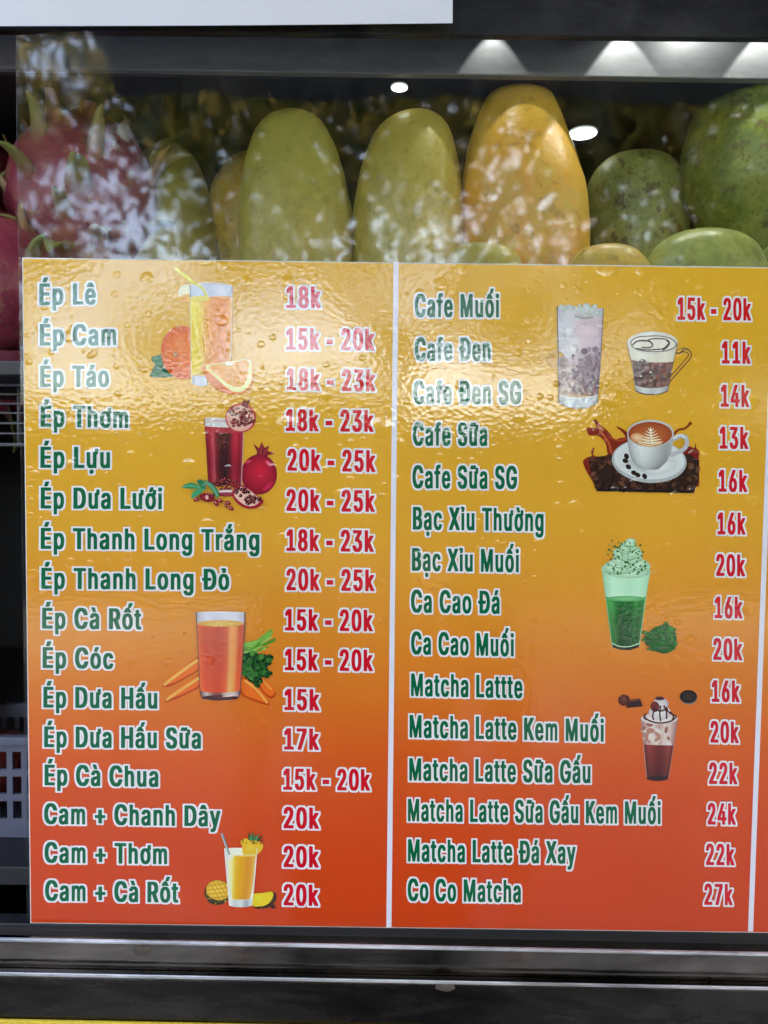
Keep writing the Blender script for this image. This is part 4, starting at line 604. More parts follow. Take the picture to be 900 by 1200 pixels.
a.grid([(305, 190), (310, 330), (318, 500), (328, 672)], [(638, 190), (632, 330), (622, 500), (607, 672)],
       [(198, 104, 66), (192, 86, 56), (182, 76, 52), (184, 80, 56), (176, 72, 50), (174, 70, 50), (178, 76, 54), (188, 90, 62), (222, 150, 98), (216, 140, 88), (186, 82, 56), (188, 90, 64)], vert=[.98, .98, 1.03, 1.1])
a.ell(471, 184, 165, 23, (212, 178, 108), (200, 150, 82)); a.blobs(rng, 40, in_ell(471, 184, 150, 18), (320, 165, 620, 205), 4, 10, [(222, 194, 124), (196, 156, 84)], (.4, .6))
a.grid([(326, 655), (330, 690), (336, 706)], [(608, 655), (606, 690), (598, 706)], [(96, 60, 58), (190, 170, 168), (130, 84, 80), (112, 72, 72), (196, 176, 176), (206, 190, 192), (90, 56, 56)], sag=20, sagt=16)
a.ell(467, 706, 130, 18, (84, 52, 56), (56, 34, 38)); a.ell(540, 690, 60, 9, (222, 206, 204), (170, 140, 136), rot=-6)
a.line([(300, 106), (310, 330), (328, 680)], 5, (120, 84, 76)); a.line([(642, 106), (632, 330), (607, 680)], 6, (110, 76, 72))
a.line([(300, 104), (302, 170)], 7, (92, 88, 98), smooth=False); a.line([(641, 104), (640, 170)], 7, (86, 82, 92), smooth=False)
a.done('picture of a tumbler of carrot juice in front of carrots')

# --- pineapple juice
a = Art(230, 965, 9.0)
a.ell(225, 728, 140, 132, (92, 78, 40), (46, 40, 22)); a.blobs(rng, 70, in_ell(225, 728, 136, 128), (85, 600, 350, 860), 8, 16, [(112, 96, 48), (60, 52, 28), (140, 118, 60)])
a.ell(232, 704, 128, 104, (220, 186, 88), (202, 160, 62), rot=10)
for q in range(-4, 5):
    a.line([(130 + q * 46, 612), (250 + q * 46, 800)], 7, (170, 122, 44), smooth=False) if 0 <= q < 4 else None
    a.line([(100, 660 + q * 45), (345, 590 + q * 45 + 40)], 8, (172, 124, 46)) if 0 <= q < 4 else None
a.poly([(590, 752), (700, 730), (808, 718), (846, 760), (830, 830), (760, 885), (690, 900), (600, 880)], (66, 42, 28)); a.blobs(rng, 40, None, (640, 840, 830, 890), 7, 13, [(100, 66, 36), (50, 32, 22)])
a.poly([(590, 752), (700, 732), (800, 722), (806, 780), (760, 846), (690, 872), (596, 866)], (212, 186, 56)); a.ell(660, 790, 50, 40, (206, 196, 70), (212, 186, 56))
a.grid([(297, 262), (312, 420), (334, 700), (350, 868)], [(642, 262), (628, 420), (605, 700), (584, 868)], [(214, 208, 206), (226, 218, 206), (224, 218, 208), (220, 212, 196), (226, 220, 214)], sag=14, sagt=-6)
a.grid([(330, 400), (345, 600), (368, 795)], [(420, 340), (410, 600), (400, 800)], [(222, 216, 190), (222, 208, 146), (214, 186, 96)])
a.grid([(392, 340), (388, 500), (382, 700), (378, 798)], [(628, 340), (612, 500), (590, 700), (566, 798)], [(214, 186, 92), (208, 164, 58), (204, 152, 50), (201, 146, 54), (196, 134, 56), (201, 146, 68), (212, 170, 106)], sag=6)
a.ell(510, 342, 116, 7, (224, 196, 110), (212, 170, 80))
a.grid([(348, 800), (352, 868)], [(592, 800), (584, 868)], [(214, 212, 212), (190, 192, 196), (206, 206, 210), (150, 152, 158), (206, 206, 210)], sag=16, sagt=8)
a.poly([(466, 190), (500, 160), (560, 165), (640, 178), (706, 236), (648, 322), (500, 328), (484, 240)], (208, 170, 66)); a.ell(570, 255, 60, 45, (216, 184, 84), (208, 170, 66))
a.blobs(rng, 16, None, (480, 170, 700, 215), 7, 12, [(90, 64, 30), (130, 96, 40)])
for (x0, y0, x1, y1) in ((560, 175, 548, 95), (585, 172, 596, 86), (620, 175, 655, 105), (640, 185, 704, 125), (600, 180, 620, 120), (570, 180, 570, 110)):
    a.line([(x0, y0), ((x0 + x1) / 2 + 6, (y0 + y1) / 2), (x1, y1)], 30, rng.choice([(52, 98, 64), (80, 128, 90), (36, 74, 48)]), taper=True)
a.grid([(500, 325), (500, 345)], [(640, 325), (632, 345)], [(220, 190, 110), (214, 190, 140)])
a.line([(268, 105), (310, 220), (348, 330)], 24, (116, 130, 132)); a.line([(262, 106), (304, 222), (342, 330)], 7, (190, 200, 200))
a.line([(297, 262), (334, 700), (350, 866)], 7, (232, 226, 222)); a.line([(642, 262), (605, 700), (584, 866)], 7, (226, 214, 204))
a.done('picture of a glass of pineapple juice with a straw')

# --- iced coffee glass, mug, cappuccino
a = Art(640, 345, 4.737)
L = [(62, 68), (64, 160), (66, 270), (68, 380), (70, 480), (72, 562)]; Rr = [(318, 78), (313, 170), (307, 280), (300, 385), (293, 480), (287, 562)]
a.grid(L, Rr, [[(172, 168, 184), (200, 196, 208), (198, 192, 204), (180, 164, 176), (150, 132, 138), (150, 116, 110)],
               [(204, 200, 212), (206, 200, 212), (212, 206, 216), (200, 188, 198), (150, 134, 142), (148, 116, 112)],
               [(196, 194, 204), (200, 186, 196), (204, 196, 206), (176, 156, 166), (132, 106, 116), (136, 98, 92)],
               [(190, 190, 194), (196, 172, 178), (192, 170, 184), (112, 86, 98), (94, 68, 82), (108, 70, 68)],
               [(200, 196, 206), (190, 170, 180), (184, 164, 182), (104, 80, 98), (90, 64, 80), (104, 66, 68)],
               [(186, 176, 192), (184, 164, 178), (178, 160, 180), (124, 100, 120), (110, 84, 100), (128, 90, 92)]])
PG = in_poly([(75, 100), (305, 100), (283, 550), (80, 550)])
a.blobs(rng, 60, in_poly([(150, 330), (295, 290), (285, 540), (120, 540)]), (75, 290, 305, 545), 7, 22, [(128, 104, 122), (92, 68, 86), (112, 86, 102), (82, 60, 74)])
a.blobs(rng, 34, in_poly([(75, 130), (180, 130), (150, 330), (78, 400)]), (70, 120, 200, 400), 8, 22, [(218, 214, 222), (202, 196, 208), (190, 186, 200)])
a.blobs(rng, 34, in_poly([(75, 400), (170, 380), (160, 540), (80, 540)]), (70, 380, 200, 545), 7, 18, [(170, 146, 146), (190, 170, 168), (140, 110, 112)])
a.ell(225, 200, 66, 44, (206, 186, 196), (190, 170, 184)); a.line([(160, 120), (210, 132), (262, 126)], 11, (140, 140, 140))
a.blobs(rng, 26, None, (80, 62, 300, 110), 8, 20, [(206, 206, 212), (176, 180, 184), (190, 196, 196)])
a.ell(55, 360, 50, 48, (196, 152, 66), (176, 132, 50)); a.ell(92, 378, 32, 34, (112, 84, 84), (150, 130, 134))
a.grid([(72, 556), (74, 600)], [(287, 556), (283, 600)], [(120, 122, 132), (190, 194, 204), (170, 174, 186), (196, 198, 208), (150, 152, 162)], sag=28, sagt=14)
a.line([(74, 602), (120, 624), (180, 632), (240, 624), (283, 600)], 5, (150, 152, 164)); a.line([(72, 558), (130, 574), (230, 574), (287, 556)], 6, (206, 206, 214))
a.line([(62, 66), (66, 280), (73, 600)], 5, (86, 84, 96)); a.line([(318, 76), (306, 300), (284, 600)], 5, (100, 94, 104))
a.done('picture of a tall clear glass of iced milk coffee')

a = Art(640, 345, 4.737)
HD = (60, 50, 46)
a.line([(720, 322), (742, 326), (768, 304), (796, 312), (806, 338), (786, 372), (680, 492)], 6, HD); a.line([(724, 312), (760, 296), (792, 304)], 5, (120, 108, 80)); a.line([(736, 330), (764, 318), (790, 330), (776, 358), (676, 470)], 5, HD)
a.grid([(450, 268), (462, 330), (476, 385)], [(732, 268), (718, 330), (703, 385)], [(196, 190, 180), (222, 218, 212), (216, 212, 204), (212, 204, 194), (222, 216, 208), (206, 198, 186)], sag=0)
a.grid([(472, 362), (484, 430), (494, 508)], [(708, 372), (694, 440), (680, 508)], [(96, 72, 72), (84, 64, 66), (80, 60, 62), (104, 70, 70), (122, 80, 78), (110, 72, 70), (126, 96, 92)], vert=[1.08, 1, .95], sag=14, sagt=10)
a.blobs(rng, 40, in_poly([(480, 400), (690, 400), (680, 505), (495, 505)]), (480, 395, 695, 512), 8, 20, [(92, 72, 76), (72, 54, 58), (128, 96, 94), (110, 84, 86)])
for bx, by in ((535, 375), (585, 440), (530, 462)): a.ell(bx, by, 20, 16, (56, 42, 46), (84, 66, 68)); a.ell(bx - 4, by - 8, 8, 5, (206, 198, 202), n=8)
a.grid([(494, 506), (498, 534)], [(680, 506), (674, 534)], [(160, 160, 164), (206, 206, 210), (186, 186, 192), (196, 196, 202), (150, 148, 152)], sag=18, sagt=14)
a.line([(497, 536), (540, 552), (590, 556), (640, 550), (676, 534)], 6, (76, 70, 72))
a.ell(591, 268, 141, 62, (226, 222, 222), (206, 202, 200), n=36); a.ell(590, 272, 122, 48, (220, 212, 206), (222, 216, 212))
a.line([(470, 262), (500, 240), (560, 232), (640, 232), (700, 250), (722, 280), (690, 306), (610, 318), (520, 310), (476, 286), (470, 262)], 6, (92, 84, 82))
DK = (64, 52, 50)
a.line([(480, 282), (500, 262), (540, 256), (575, 262), (592, 282), (570, 296), (530, 294)], 9, DK); a.line([(545, 262), (590, 246), (640, 246), (668, 250)], 8, (88, 76, 72)); a.line([(668, 252), (682, 270), (664, 296), (642, 306)], 13, DK); a.line([(500, 300), (560, 308), (640, 304)], 8, DK)
a.line([(450, 268), (462, 330), (478, 390), (497, 534)], 4, (150, 142, 132)); a.line([(732, 268), (706, 380), (676, 534)], 4, (110, 92, 84))
a.done('picture of a glass mug of coffee with a wire handle')

a = Art(640, 345, 4.737)
SP = (112, 38, 24)
a.poly([(226, 752), (236, 738), (262, 742), (280, 736), (262, 700), (274, 694), (300, 722), (350, 765), (378, 806), (412, 796), (440, 792), (420, 762), (392, 738), (400, 734), (452, 768), (470, 830), (420, 850), (380, 866), (362, 904), (340, 880), (330, 826), (290, 786), (240, 782)], SP, k=3)
a.ell(300, 742, 30, 12, (196, 150, 120), (130, 56, 36), rot=38); a.line([(300, 760), (345, 820), (362, 880)], 12, (166, 84, 50)); a.line([(350, 790), (400, 812), (450, 800)], 9, (150, 66, 40))
a.line([(705, 778), (735, 752), (770, 744), (800, 718)], 12, SP); a.ell(800, 716, 10, 9, SP)
a.poly([(205, 935), (222, 908), (252, 896), (250, 872), (262, 850), (268, 858), (262, 892), (300, 920), (290, 1070), (240, 1010)], (112, 34, 26))
a.poly([(760, 860), (800, 845), (822, 852), (828, 820), (834, 852), (852, 876), (846, 920), (846, 1068), (780, 1000)], (104, 26, 24))
BN = [(236, 925), (290, 900), (365, 893), (600, 900), (780, 900), (850, 920), (848, 1015), (836, 1060), (820, 1102), (550, 1098), (280, 1092), (280, 1070), (252, 1010)]
a.poly(BN, (44, 26, 22), smooth=False)
for _ in range(125):
    x, y = rng.uniform(240, 848), rng.uniform(900, 1090)
    if not in_poly(BN)(x, y): continue
    ro = rng.uniform(0, 180); c = rng.choice([(84, 50, 40), (66, 38, 30), (110, 70, 56), (56, 32, 26), (134, 88, 70)])
    a.ell(x, y, 21, 13, c, tuple(v * .5 for v in c), rot=ro, n=12); co, si = math.cos(R(ro)), math.sin(R(ro)); a.line([(x - 18 * co, y - 18 * si), (x + 18 * co, y + 18 * si)], 4, (32, 18, 16), smooth=False)
a.poly([(280, 1076), (550, 1084), (822, 1088), (820, 1103), (550, 1098), (280, 1092)], (22, 14, 14), smooth=False)
a.ell(572, 924, 208, 122, (196, 196, 202), (166, 166, 172), rot=4, n=40, rings=(.6, .9)); a.ell(572, 916, 196, 110, (186, 187, 192), (204, 204, 210), rot=4, n=40)
a.ell(570, 932, 112, 58, (150, 150, 156), (186, 186, 192), rot=3); a.ell(640, 960, 90, 34, (214, 214, 220), (190, 190, 196), rot=-16)
a.line([(704, 806), (744, 786), (778, 800), (776, 846), (734, 876), (690, 892)], 24, (172, 172, 178)); a.line([(704, 800), (744, 780), (772, 796)], 9, (214, 214, 220))
Lc = [(450, 770), (453, 830), (464, 890), (484, 930), (520, 962)]; Rc = [(708, 776), (703, 835), (690, 890), (668, 930), (630, 966)]
a.grid(Lc, Rc, [(150, 150, 156), (190, 190, 195), (208, 208, 212), (202, 202, 207), (186, 186, 191), (166, 166, 171), (146, 146, 152), (164, 164, 170)], vert=[1.02, 1, .95, .88, .8], sag=10, sagt=60)
a.ell(579, 772, 130, 76, (206, 204, 204), (180, 178, 180), n=40, rings=(.9,)); a.ell(578, 775, 122, 68, (178, 104, 62), (132, 62, 38), n=36, off=(0, .3))
a.ell(560, 812, 84, 26, (208, 172, 136), (180, 110, 70), rot=4); a.ell(508, 795, 40, 26, (222, 196, 168), (190, 130, 90), rot=10)
CM = (232, 220, 204)
a.line([(580, 738), (582, 780), (590, 832)], 6, CM)
for k in range(6):
    yy = 745 + k * 14; ww = 14 + k * 11
    a.line([(580, yy + 12), (580 - ww * .6, yy + 6), (580 - ww, yy - 4 + k)], 8, CM, taper=True); a.line([(582, yy + 12), (582 + ww * .6, yy + 6), (582 + ww, yy - 2 + k)], 8, CM, taper=True)
a.line([(510, 822), (570, 838), (640, 826)], 6, (222, 196, 164)); a.line([(520, 836), (580, 846), (630, 838)], 4, (214, 180, 140))
for bx, by, ro in ((446, 898, 60), (440, 924, 20), (457, 957, 40), (487, 990, 20), (508, 1002, 30), (547, 1010, 60)): a.ell(bx, by, 17, 13, (40, 26, 24), (24, 16, 16), rot=ro, n=12)
a.done('picture of a cappuccino cup among coffee beans')

# --- matcha
a = Art(690, 620, 3.871)
a.grid([(58, 172), (66, 240), (76, 318)], [(278, 190), (268, 250), (260, 318)], [(150, 190, 164), (186, 218, 196), (182, 214, 192), (176, 210, 186), (184, 216, 194), (164, 202, 176)], sag=6)
a.grid([(75, 302), (86, 400), (96, 470), (104, 524)], [(262, 302), (248, 400), (240, 470), (231, 524)], [(56, 116, 64), (60, 118, 64), (34, 86, 42), (24, 70, 34), (28, 76, 38), (26, 72, 36), (44, 98, 50), (34, 84, 44), (62, 116, 66)], vert=[1.3, 1, .95, .8], sag=10, sagt=22)
a.ell(168, 316, 92, 12, (130, 182, 140), (84, 146, 92)); 
a.grid([(103, 518), (108, 536)], [(232, 518), (226, 536)], [(30, 34, 22), (44, 46, 30), (34, 34, 24), (30, 30, 22)], sag=14, sagt=10); a.line([(104, 518), (140, 532), (190, 532), (232, 516)], 5, (176, 204, 176))
a.line([(58, 172), (80, 330), (106, 534)], 3, (140, 178, 140)); a.line([(278, 188), (256, 330), (228, 534)], 3, (150, 186, 150))
CRM = [(206, 224, 208), (190, 212, 194), (220, 232, 220)]
for (cx, cy, rx, ry, ro) in ((168, 186, 112, 38, 3), (150, 164, 88, 34, -10), (205, 158, 76, 34, 12), (176, 130, 70, 34, -14), (160, 112, 52, 28, 10), (190, 104, 46, 26, -12), (176, 82, 38, 24, 6), (188, 62, 26, 20, -10)):
    a.ell(cx, cy, rx, ry, rng.choice(CRM), (158, 190, 164), rot=ro, off=(-.1, -.3))
for (p) in ([(70, 190), (140, 205), (230, 180), (272, 160)], [(84, 158), (150, 176), (240, 140)], [(110, 122), (170, 146), (240, 118)], [(122, 96), (176, 112), (226, 84)], [(150, 70), (190, 84), (214, 70)]): a.line(p, 7, (140, 176, 146))
a.blobs(rng, 110, lambda x, y: (x - 170) ** 2 / (100 + (y - 60) * .3) ** 2 < .6, (80, 50, 270, 205), 2.5, 6, [(70, 106, 60), (96, 130, 80), (54, 90, 50)])
PW = [(250, 490), (280, 460), (320, 440), (352, 425), (372, 440), (392, 465), (400, 500), (392, 545), (340, 566), (290, 550), (258, 522)]
a.poly(PW, (34, 82, 40), smooth=False)
for _ in range(240):
    x, y = rng.uniform(240, 404), rng.uniform(425, 566)
    if not in_poly(PW)(x, y): continue
    k = (x - 250) / 150 - (y - 425) / 250; c = (44 + 34 * k + rng.uniform(-10, 10), 100 + 44 * k + rng.uniform(-14, 14), 48 + 30 * k + rng.uniform(-8, 8)); c = tuple(max(14, v) for v in c)
    a.ell(x, y, rng.uniform(4, 10), rng.uniform(3, 8), c, tuple(v * .8 for v in c), rot=rng.uniform(0, 180), n=7, rings=())
for x, y, r in ((255, 470, 12), (248, 503, 9), (390, 455, 8), (398, 520, 7), (350, 428, 9), (270, 545, 7)): a.ell(x, y, r, r * .8, (56, 118, 58), (40, 92, 46), n=8)
a.done('picture of a green matcha latte topped with cream')

# --- chocolate ice blend
a = Art(690, 620, 3.871)
a.grid([(237, 860), (242, 920), (250, 985)], [(404, 865), (396, 925), (385, 985)], [(150, 110, 108), (192, 160, 156), (204, 184, 180), (176, 136, 130), (206, 190, 188), (196, 170, 166), (150, 104, 100)])
a.blobs(rng, 26, in_poly([(245, 880), (395, 880), (382, 985), (252, 985)]), (245, 885, 395, 990), 8, 22, [(150, 96, 86), (206, 190, 186), (172, 124, 114), (214, 200, 198)], (.4, .9))
a.grid([(248, 978), (256, 1060), (262, 1124)], [(387, 982), (374, 1060), (362, 1128)], [(74, 34, 34), (108, 50, 46), (98, 42, 40), (84, 34, 34), (92, 40, 38), (110, 54, 50), (70, 32, 34)], vert=[1.2, 1, .75], sag=14)
a.ell(312, 1130, 50, 13, (44, 24, 28), (56, 30, 32)); a.line([(237, 860), (262, 1126)], 4, (176, 130, 120), smooth=False); a.line([(404, 866), (362, 1130)], 4, (170, 110, 104), smooth=False)
a.ell(320, 860, 84, 27, (226, 216, 218), (196, 180, 184)); a.ell(322, 832, 50, 34, (224, 216, 220), (190, 176, 182)); a.ell(326, 796, 36, 32, (214, 204, 210), (176, 160, 168)); a.ell(300, 806, 20, 24, (120, 54, 48), (84, 36, 34)); a.ell(322, 768, 22, 9, (56, 30, 30), (90, 60, 60))
for p in ([(250, 850), (272, 868), (320, 880), (370, 872), (398, 852)], [(300, 800), (290, 850), (296, 866)], [(325, 800), (322, 840), (326, 872)], [(340, 800), (352, 830), (352, 862)], [(352, 806), (362, 830), (398, 850)], [(300, 816), (326, 826), (356, 812)], [(262, 836), (250, 852), (262, 866)], [(370, 828), (384, 850), (376, 872)]): a.line(p, 7, (64, 30, 32))
a.ell(160, 776, 27, 26, (104, 56, 44), (62, 28, 24)); a.blobs(rng, 20, in_ell(160, 776, 22, 22), (135, 750, 185, 800), 3, 6, [(128, 74, 58), (70, 34, 28)])
a.poly([(168, 812), (186, 774), (232, 768), (246, 804)], (48, 26, 24), smooth=False); a.poly([(186, 774), (232, 768), (236, 778), (184, 786)], (92, 52, 44), smooth=False)
a.ell(454, 766, 38, 30, (150, 140, 140), (120, 110, 110)); a.ell(452, 760, 39, 30, (44, 32, 30), (28, 20, 20), rings=(.8,)); a.ell(452, 760, 29, 21, (52, 40, 36), (38, 28, 26))
a.done('picture of an iced chocolate drink with whipped cream')

# ------------------------------------------------------------------ the lettering
GL = {}
for ln in GLYPHS.strip('\n').split('\n'):
    ch, adv, b, wh = ln.split('|')
    dec = lambda t: [[(float(v[i]) / 10, float(v[i + 1]) / 10) for i in range(0, len(v), 2)] for v in (q.split(',') for q in t.split())]
    GL[ch] = (float(adv) / 10, dec(b), dec(wh))
TRI = {}
def tri(ch, k):
    if (ch, k) not in TRI:
        loops = GL[ch][k]; area = lambda l: sum(l[i - 1][0] * l[i][1] - l[i][0] * l[i - 1][1] for i in range(len(l))) / 2
        outer = [l for l in loops if area(l) > 0]; holes = [l for l in loops if area(l) <= 0]; P_, T_ = [], []
        if outer and abs(area(max(loops, key=lambda l: abs(area(l))))) != area(max(loops, key=lambda l: abs(area(l)))): outer, holes = holes, outer
        for l in outer:
            grp = [l] + [h_ for h_ in holes if in_poly(l)(*h_[0])]; n0 = len(P_)
            T_ += [tuple(i + n0 for i in f) for f in tessellate_polygon([[Vector((*p, 0)) for p in g] for g in grp])]; P_ += [p for g in grp for p in g]
        TRI[ch, k] = (P_, T_)
    return TRI[ch, k]
def text_line(name, s, x0, x1, b0, b1, cap, col):
    pen = 0; pens = []; lo, hi = 1e9, -1e9
    for ch in s:
        pens.append(pen)
        for l in GL[ch][1]:
            for p in l: lo = min(lo, pen + p[0]); hi = max(hi, pen + p[0])
        pen += GL[ch][0] * (.9 if ch == ' ' and 'k' in s and s[0].isdigit() else 1)
    kx = (x1 - x0) / (hi - lo); ky = cap / 25.0; sl = (b1 - b0) / (x1 - x0)
    V, F, K = [], [], []
    white = ink(216, 211, 222)
    for layer in (0, 1):
        for i, ch in enumerate(s):
            pts, tr_ = tri(ch, 2 - layer)
            y = YS - .00006 - (.00002 * (i % 2) if layer == 0 else .00006)
            n = len(V)
            for p in pts:
                X = x0 + (pens[i] + p[0] - lo) * kx; Yp = b0 + sl * (X - x0) - p[1] * ky
                V.append(at(X, Yp, y)); K.append(white if layer == 0 else col)
            F += [tuple(q + n for q in f) for f in tr_]
    return mesh_obj(name, V, F, PRINT, board, K)
GREEN, RED = ink(6, 92, 60), ink(192, 16, 34)
for rows, nm, ca, cb, col in ((LEFT, 'drink_name', 25.2, 24.2, GREEN), (LPRICE, 'drink_price', 25.8, 25, RED), (RIGHT, 'drink_name', 27.2, 26.2, GREEN), (RPRICE, 'drink_price', 26.3, 25, RED)):
    for i, (s, x0, x1, b0, b1) in enumerate(rows):
        k = i / (len(rows) - 1); text_line(nm, s, x0, x1, b0, b1, ca + (cb - ca) * k, col)

# ------------------------------------------------------------------ the display case
case = empty('display_case', (0, .3, 0), 'dark glass fronted display case with steel rails, full of fruit', 'display case')
X0, X1 = -.62, 1.0
SHELF_Z = at(450, 428, .012).z
ROOF_Z = at(700, 93, .055).z
LOW_Z = at(20, 978, .05).z
SILL_Z = at(450, 1092, 0).z
gl_x = at(25, 600, 0).x
def slab(name, m, x0, x1, y0, y1, z0, z1, bev=.001):
    bm = bmesh.new(); box(bm, x0, x1, y0, y1, z0, z1, bev); return bm_obj(name, bm, m, case)
slab('back_panel', BLACK, X0, X1, .60, .61, .02, ROOF_Z + .25)
slab('side_panel', DARK, X0 - .012, X0, 0, .61, .02, ROOF_Z + .25); slab('side_panel', DARK, X1, X1 + .012, 0, .61, .02, ROOF_Z + .25)
slab('ceiling_panel', BLACK, X0, X1, .062, .60, ROOF_Z + .002, ROOF_Z + .012)
slab('roof_panel', STEEL_DARK, X0, X1, 0, .60, ROOF_Z + .25, ROOF_Z + .26)
slab('shelf', SHELFM, X0, X1, .012, .58, SHELF_Z - .009, SHELF_Z)
slab('lower_shelf', BLACK, X0, X1, .008, .59, LOW_Z - .012, LOW_Z)
slab('glass_pane', GLASS, gl_x, X1, 0, .004, SILL_Z - .004, ROOF_Z + .13, .0004)
slab('back_rail', STEEL_DARK, X0 + .001, X1 - .001, .55, .56, at_z(450, 180, at(450,180,.55).z).z, at(450, 150, .55).z)
slab('back_rail', STEEL_DARK, X0 + .001, X1 - .001, .53, .54, at(450, 235, .53).z, at(450, 222, .53).z)
# upper beam and the light rail behind the glass
def rail_prism(name, m, pts_px, y0, y1, bev=.0008):
    P = [at(px, py, y0) for px, py in pts_px]
    bm = bmesh.new(); prism_y(bm, [(p.x, p.z) for p in P], y0, y1, bev); return bm_obj(name, bm, m, case)
BEAM = steel_material('dark_brown_steel', (.055, .048, .05), .42)
rail_prism('upper_beam', BEAM, [(-500, 30), (1500, 50), (1500, -170), (-500, -190)], .020, .026)
RAILM, _t, _p = mat('satin_grey_rail')
_p.inputs['Metallic'].default_value = .25; _p.inputs['Roughness'].default_value = .5
_t.links.new(mixc(_t, noise_n(_t, coords(_t, (1, 1, 3)), 60, 5, .7), (.17, .17, .175), (.34, .34, .35)), _p.inputs['Base Color'])
rail_prism('light_rail', RAILM, [(-500, 72), (1500, 102), (1500, 30), (-500, 10)], .054, .060)
# bottom: rubber seal, stainless sill, lower rail
def rail_x(name, m, prof, bev=.0008, tilt=-.42, x0=X0, x1=X1):
    """profile (y, z) run along x, turned a little about y as the real rails are"""
    bm = bmesh.new()
    piv = Vector((0, 0, SILL_Z)); rot = Matrix.Rotation(R(-tilt), 3, 'Y')
    vv = [[bm.verts.new(piv + rot @ (Vector((x, y, z)) - piv)) for y, z in prof] for x in (x0, x1)]
    n = len(prof); fs = [bm.faces.new(vv[0]), bm.faces.new(vv[1][::-1])]
    for i in range(n): fs.append(bm.faces.new((vv[0][i], vv[1][i], vv[1][(i + 1) % n], vv[0][(i + 1) % n])))
    bmesh.ops.bevel(bm, geom=list({e for f in fs for e in f.edges}), offset=bev, segments=3, affect='EDGES', profile=.5)
    return bm_obj(name, bm, m, case)
zc = lambda py, Y: at(450, py, Y).z
rail_x('rubber_seal', RUBBER, [(-.0012, zc(1086, 0)), (-.0012, zc(1101, 0)), (.010, zc(1101, 0)), (.010, zc(1086, 0))], .0006, tilt=.05)
rail_x('sill_rail', STEEL, [(-.011, zc(1111, -.011)), (.0, zc(1111, -.011) + .0008), (.0, zc(1160, -.011)), (-.011, zc(1160, -.011))], .0007)
rail_x('lower_rail', STEEL_DARK, [(-.017, zc(1152, -.017)), (-.0113, zc(1149, -.017)), (-.0113, zc(1215, -.017)), (-.017, zc(1215, -.017))], .0012)
slab('cabinet', STEEL_DARK, X0, X1, -.010, .60, .02, zc(1175, 0), .004)
for x in (X0 + .04, X1 - .04):
    for y in (.04, .55): slab('foot', RUBBER, x - .025, x + .025, y - .025, y + .025, 0, .02)
EDGE = steel_material('pale_edge_highlight', (.85, .84, .86), .55)  # pale strips: the highlight along the rail edges, put in as lighter metal
rail_x('edge_highlight', EDGE, [(-.0125, zc(1107.5, -.011)), (-.0111, zc(1107.5, -.011) + .0006), (-.0111, zc(1110.5, -.011)), (-.0125, zc(1110.5, -.011))], .0003)
rail_x('edge_highlight', EDGE, [(-.0178, zc(1147.5, -.017)), (-.0171, zc(1147, -.017)), (-.0171, zc(1151, -.017)), (-.0178, zc(1151, -.017))], .0003)
# weld spots and stains of the rails
def weld(px, py, Y, r, name='weld_spot'):
    bm = bmesh.new(); bmesh.ops.create_icosphere(bm, subdivisions=3, radius=1)
    c = at(px, py, Y)
    for v in bm.verts:
        k = 1 + .35 * mnoise.noise(v.co * 2.2 + Vector((px, py, 0))); v.co = Vector((v.co.x * r * k * 1.3, v.co.y * r * .25 * k, v.co.z * r * .75 * k)) + c
    return bm_obj(name, bm, RUST, case, True)
RUST = simple('rusty_weld', (.10, .075, .055), .6, nscale=300, var=.6, bump=.0004)
weld(522, 1156, -.017, .0042); weld(166, 1113, -.011, .0042); weld(173, 1110, -.010, .003)
# ceiling lamps: two round LED spots set into the dark ceiling, and the row of spots hidden behind the upper beam that washes the rail; one wide fill is added
def downlight(px, py, rad):
    c = at_z(px, py, ROOF_Z + .0005); bm = bmesh.new()
    bmesh.ops.create_cone(bm, cap_ends=True, segments=32, radius1=rad * 1.18, radius2=rad * 1.18, depth=.003)
    for v in bm.verts: v.co += c + Vector((0, 0, .001))
    o = bm_obj('ceiling_lamp', bm, SHELFM, case)
    bm = bmesh.new(); bmesh.ops.create_circle(bm, cap_ends=True, segments=32, radius=rad)
    for v in bm.verts: v.co += c + Vector((0, 0, -.0012))
    d = bm_obj('lit_disc', bm, LED, o); d.matrix_parent_inverse = Matrix.Identity(4); d.parent = o; d.matrix_parent_inverse = Matrix.Identity(4)
downlight(683, 155, .0105); downlight(468, 101, .0055)
def spot(px, e, size=67):
    p = at(px, 0, .042); d = bpy.data.lights.new('rail_spot', 'SPOT'); d.energy = e; d.spot_size = R(size); d.spot_blend = .15; d.shadow_soft_size = .0015; d.color = (1, 1, .95)
    o = bpy.data.objects.new('rail_spot', d); C.objects.link(o); o.location = p; o.rotation_euler = (R(3), 0, 0)
spot(582, .014); spot(738, .028); spot(906, .028); spot(820, .018, 150)  # the last, wide one is an added fill for the right of the rail

# white notice taped above
def notice():
    n = 16; V = []; F = []
    xs = [(-90 + (530.5 + 90) * i / n) for i in range(n + 1)]
    for f in (0, 1):
        for j in range(9):
            for i, x in enumerate(xs):
                yb = 30.5 - 3.5 * (x / 530) ** 2
                py = yb + (-330 - yb) * j / 8
                curl = .0022 * max(0, 1 - j / 1.5) * (1 + .5 * math.sin(i * .9))
                V.append(at(x, py, -.0015 - curl) + Vector((0, .00012 * f, 0)))
    m = n + 1
    for f in (0, 1):
        o = f * m * 9
        for j in range(8):
            for i in range(n):
                q = (o + j * m + i, o + j * m + i + 1, o + (j + 1) * m + i + 1, o + (j + 1) * m + i); F.append(q if not f else q[::-1])
    o = mesh_obj('paper_notice', V, F, PAPER, None, smooth=True)
    tag(o, 'white paper sheet hanging over the top of the glass', 'paper')
notice()

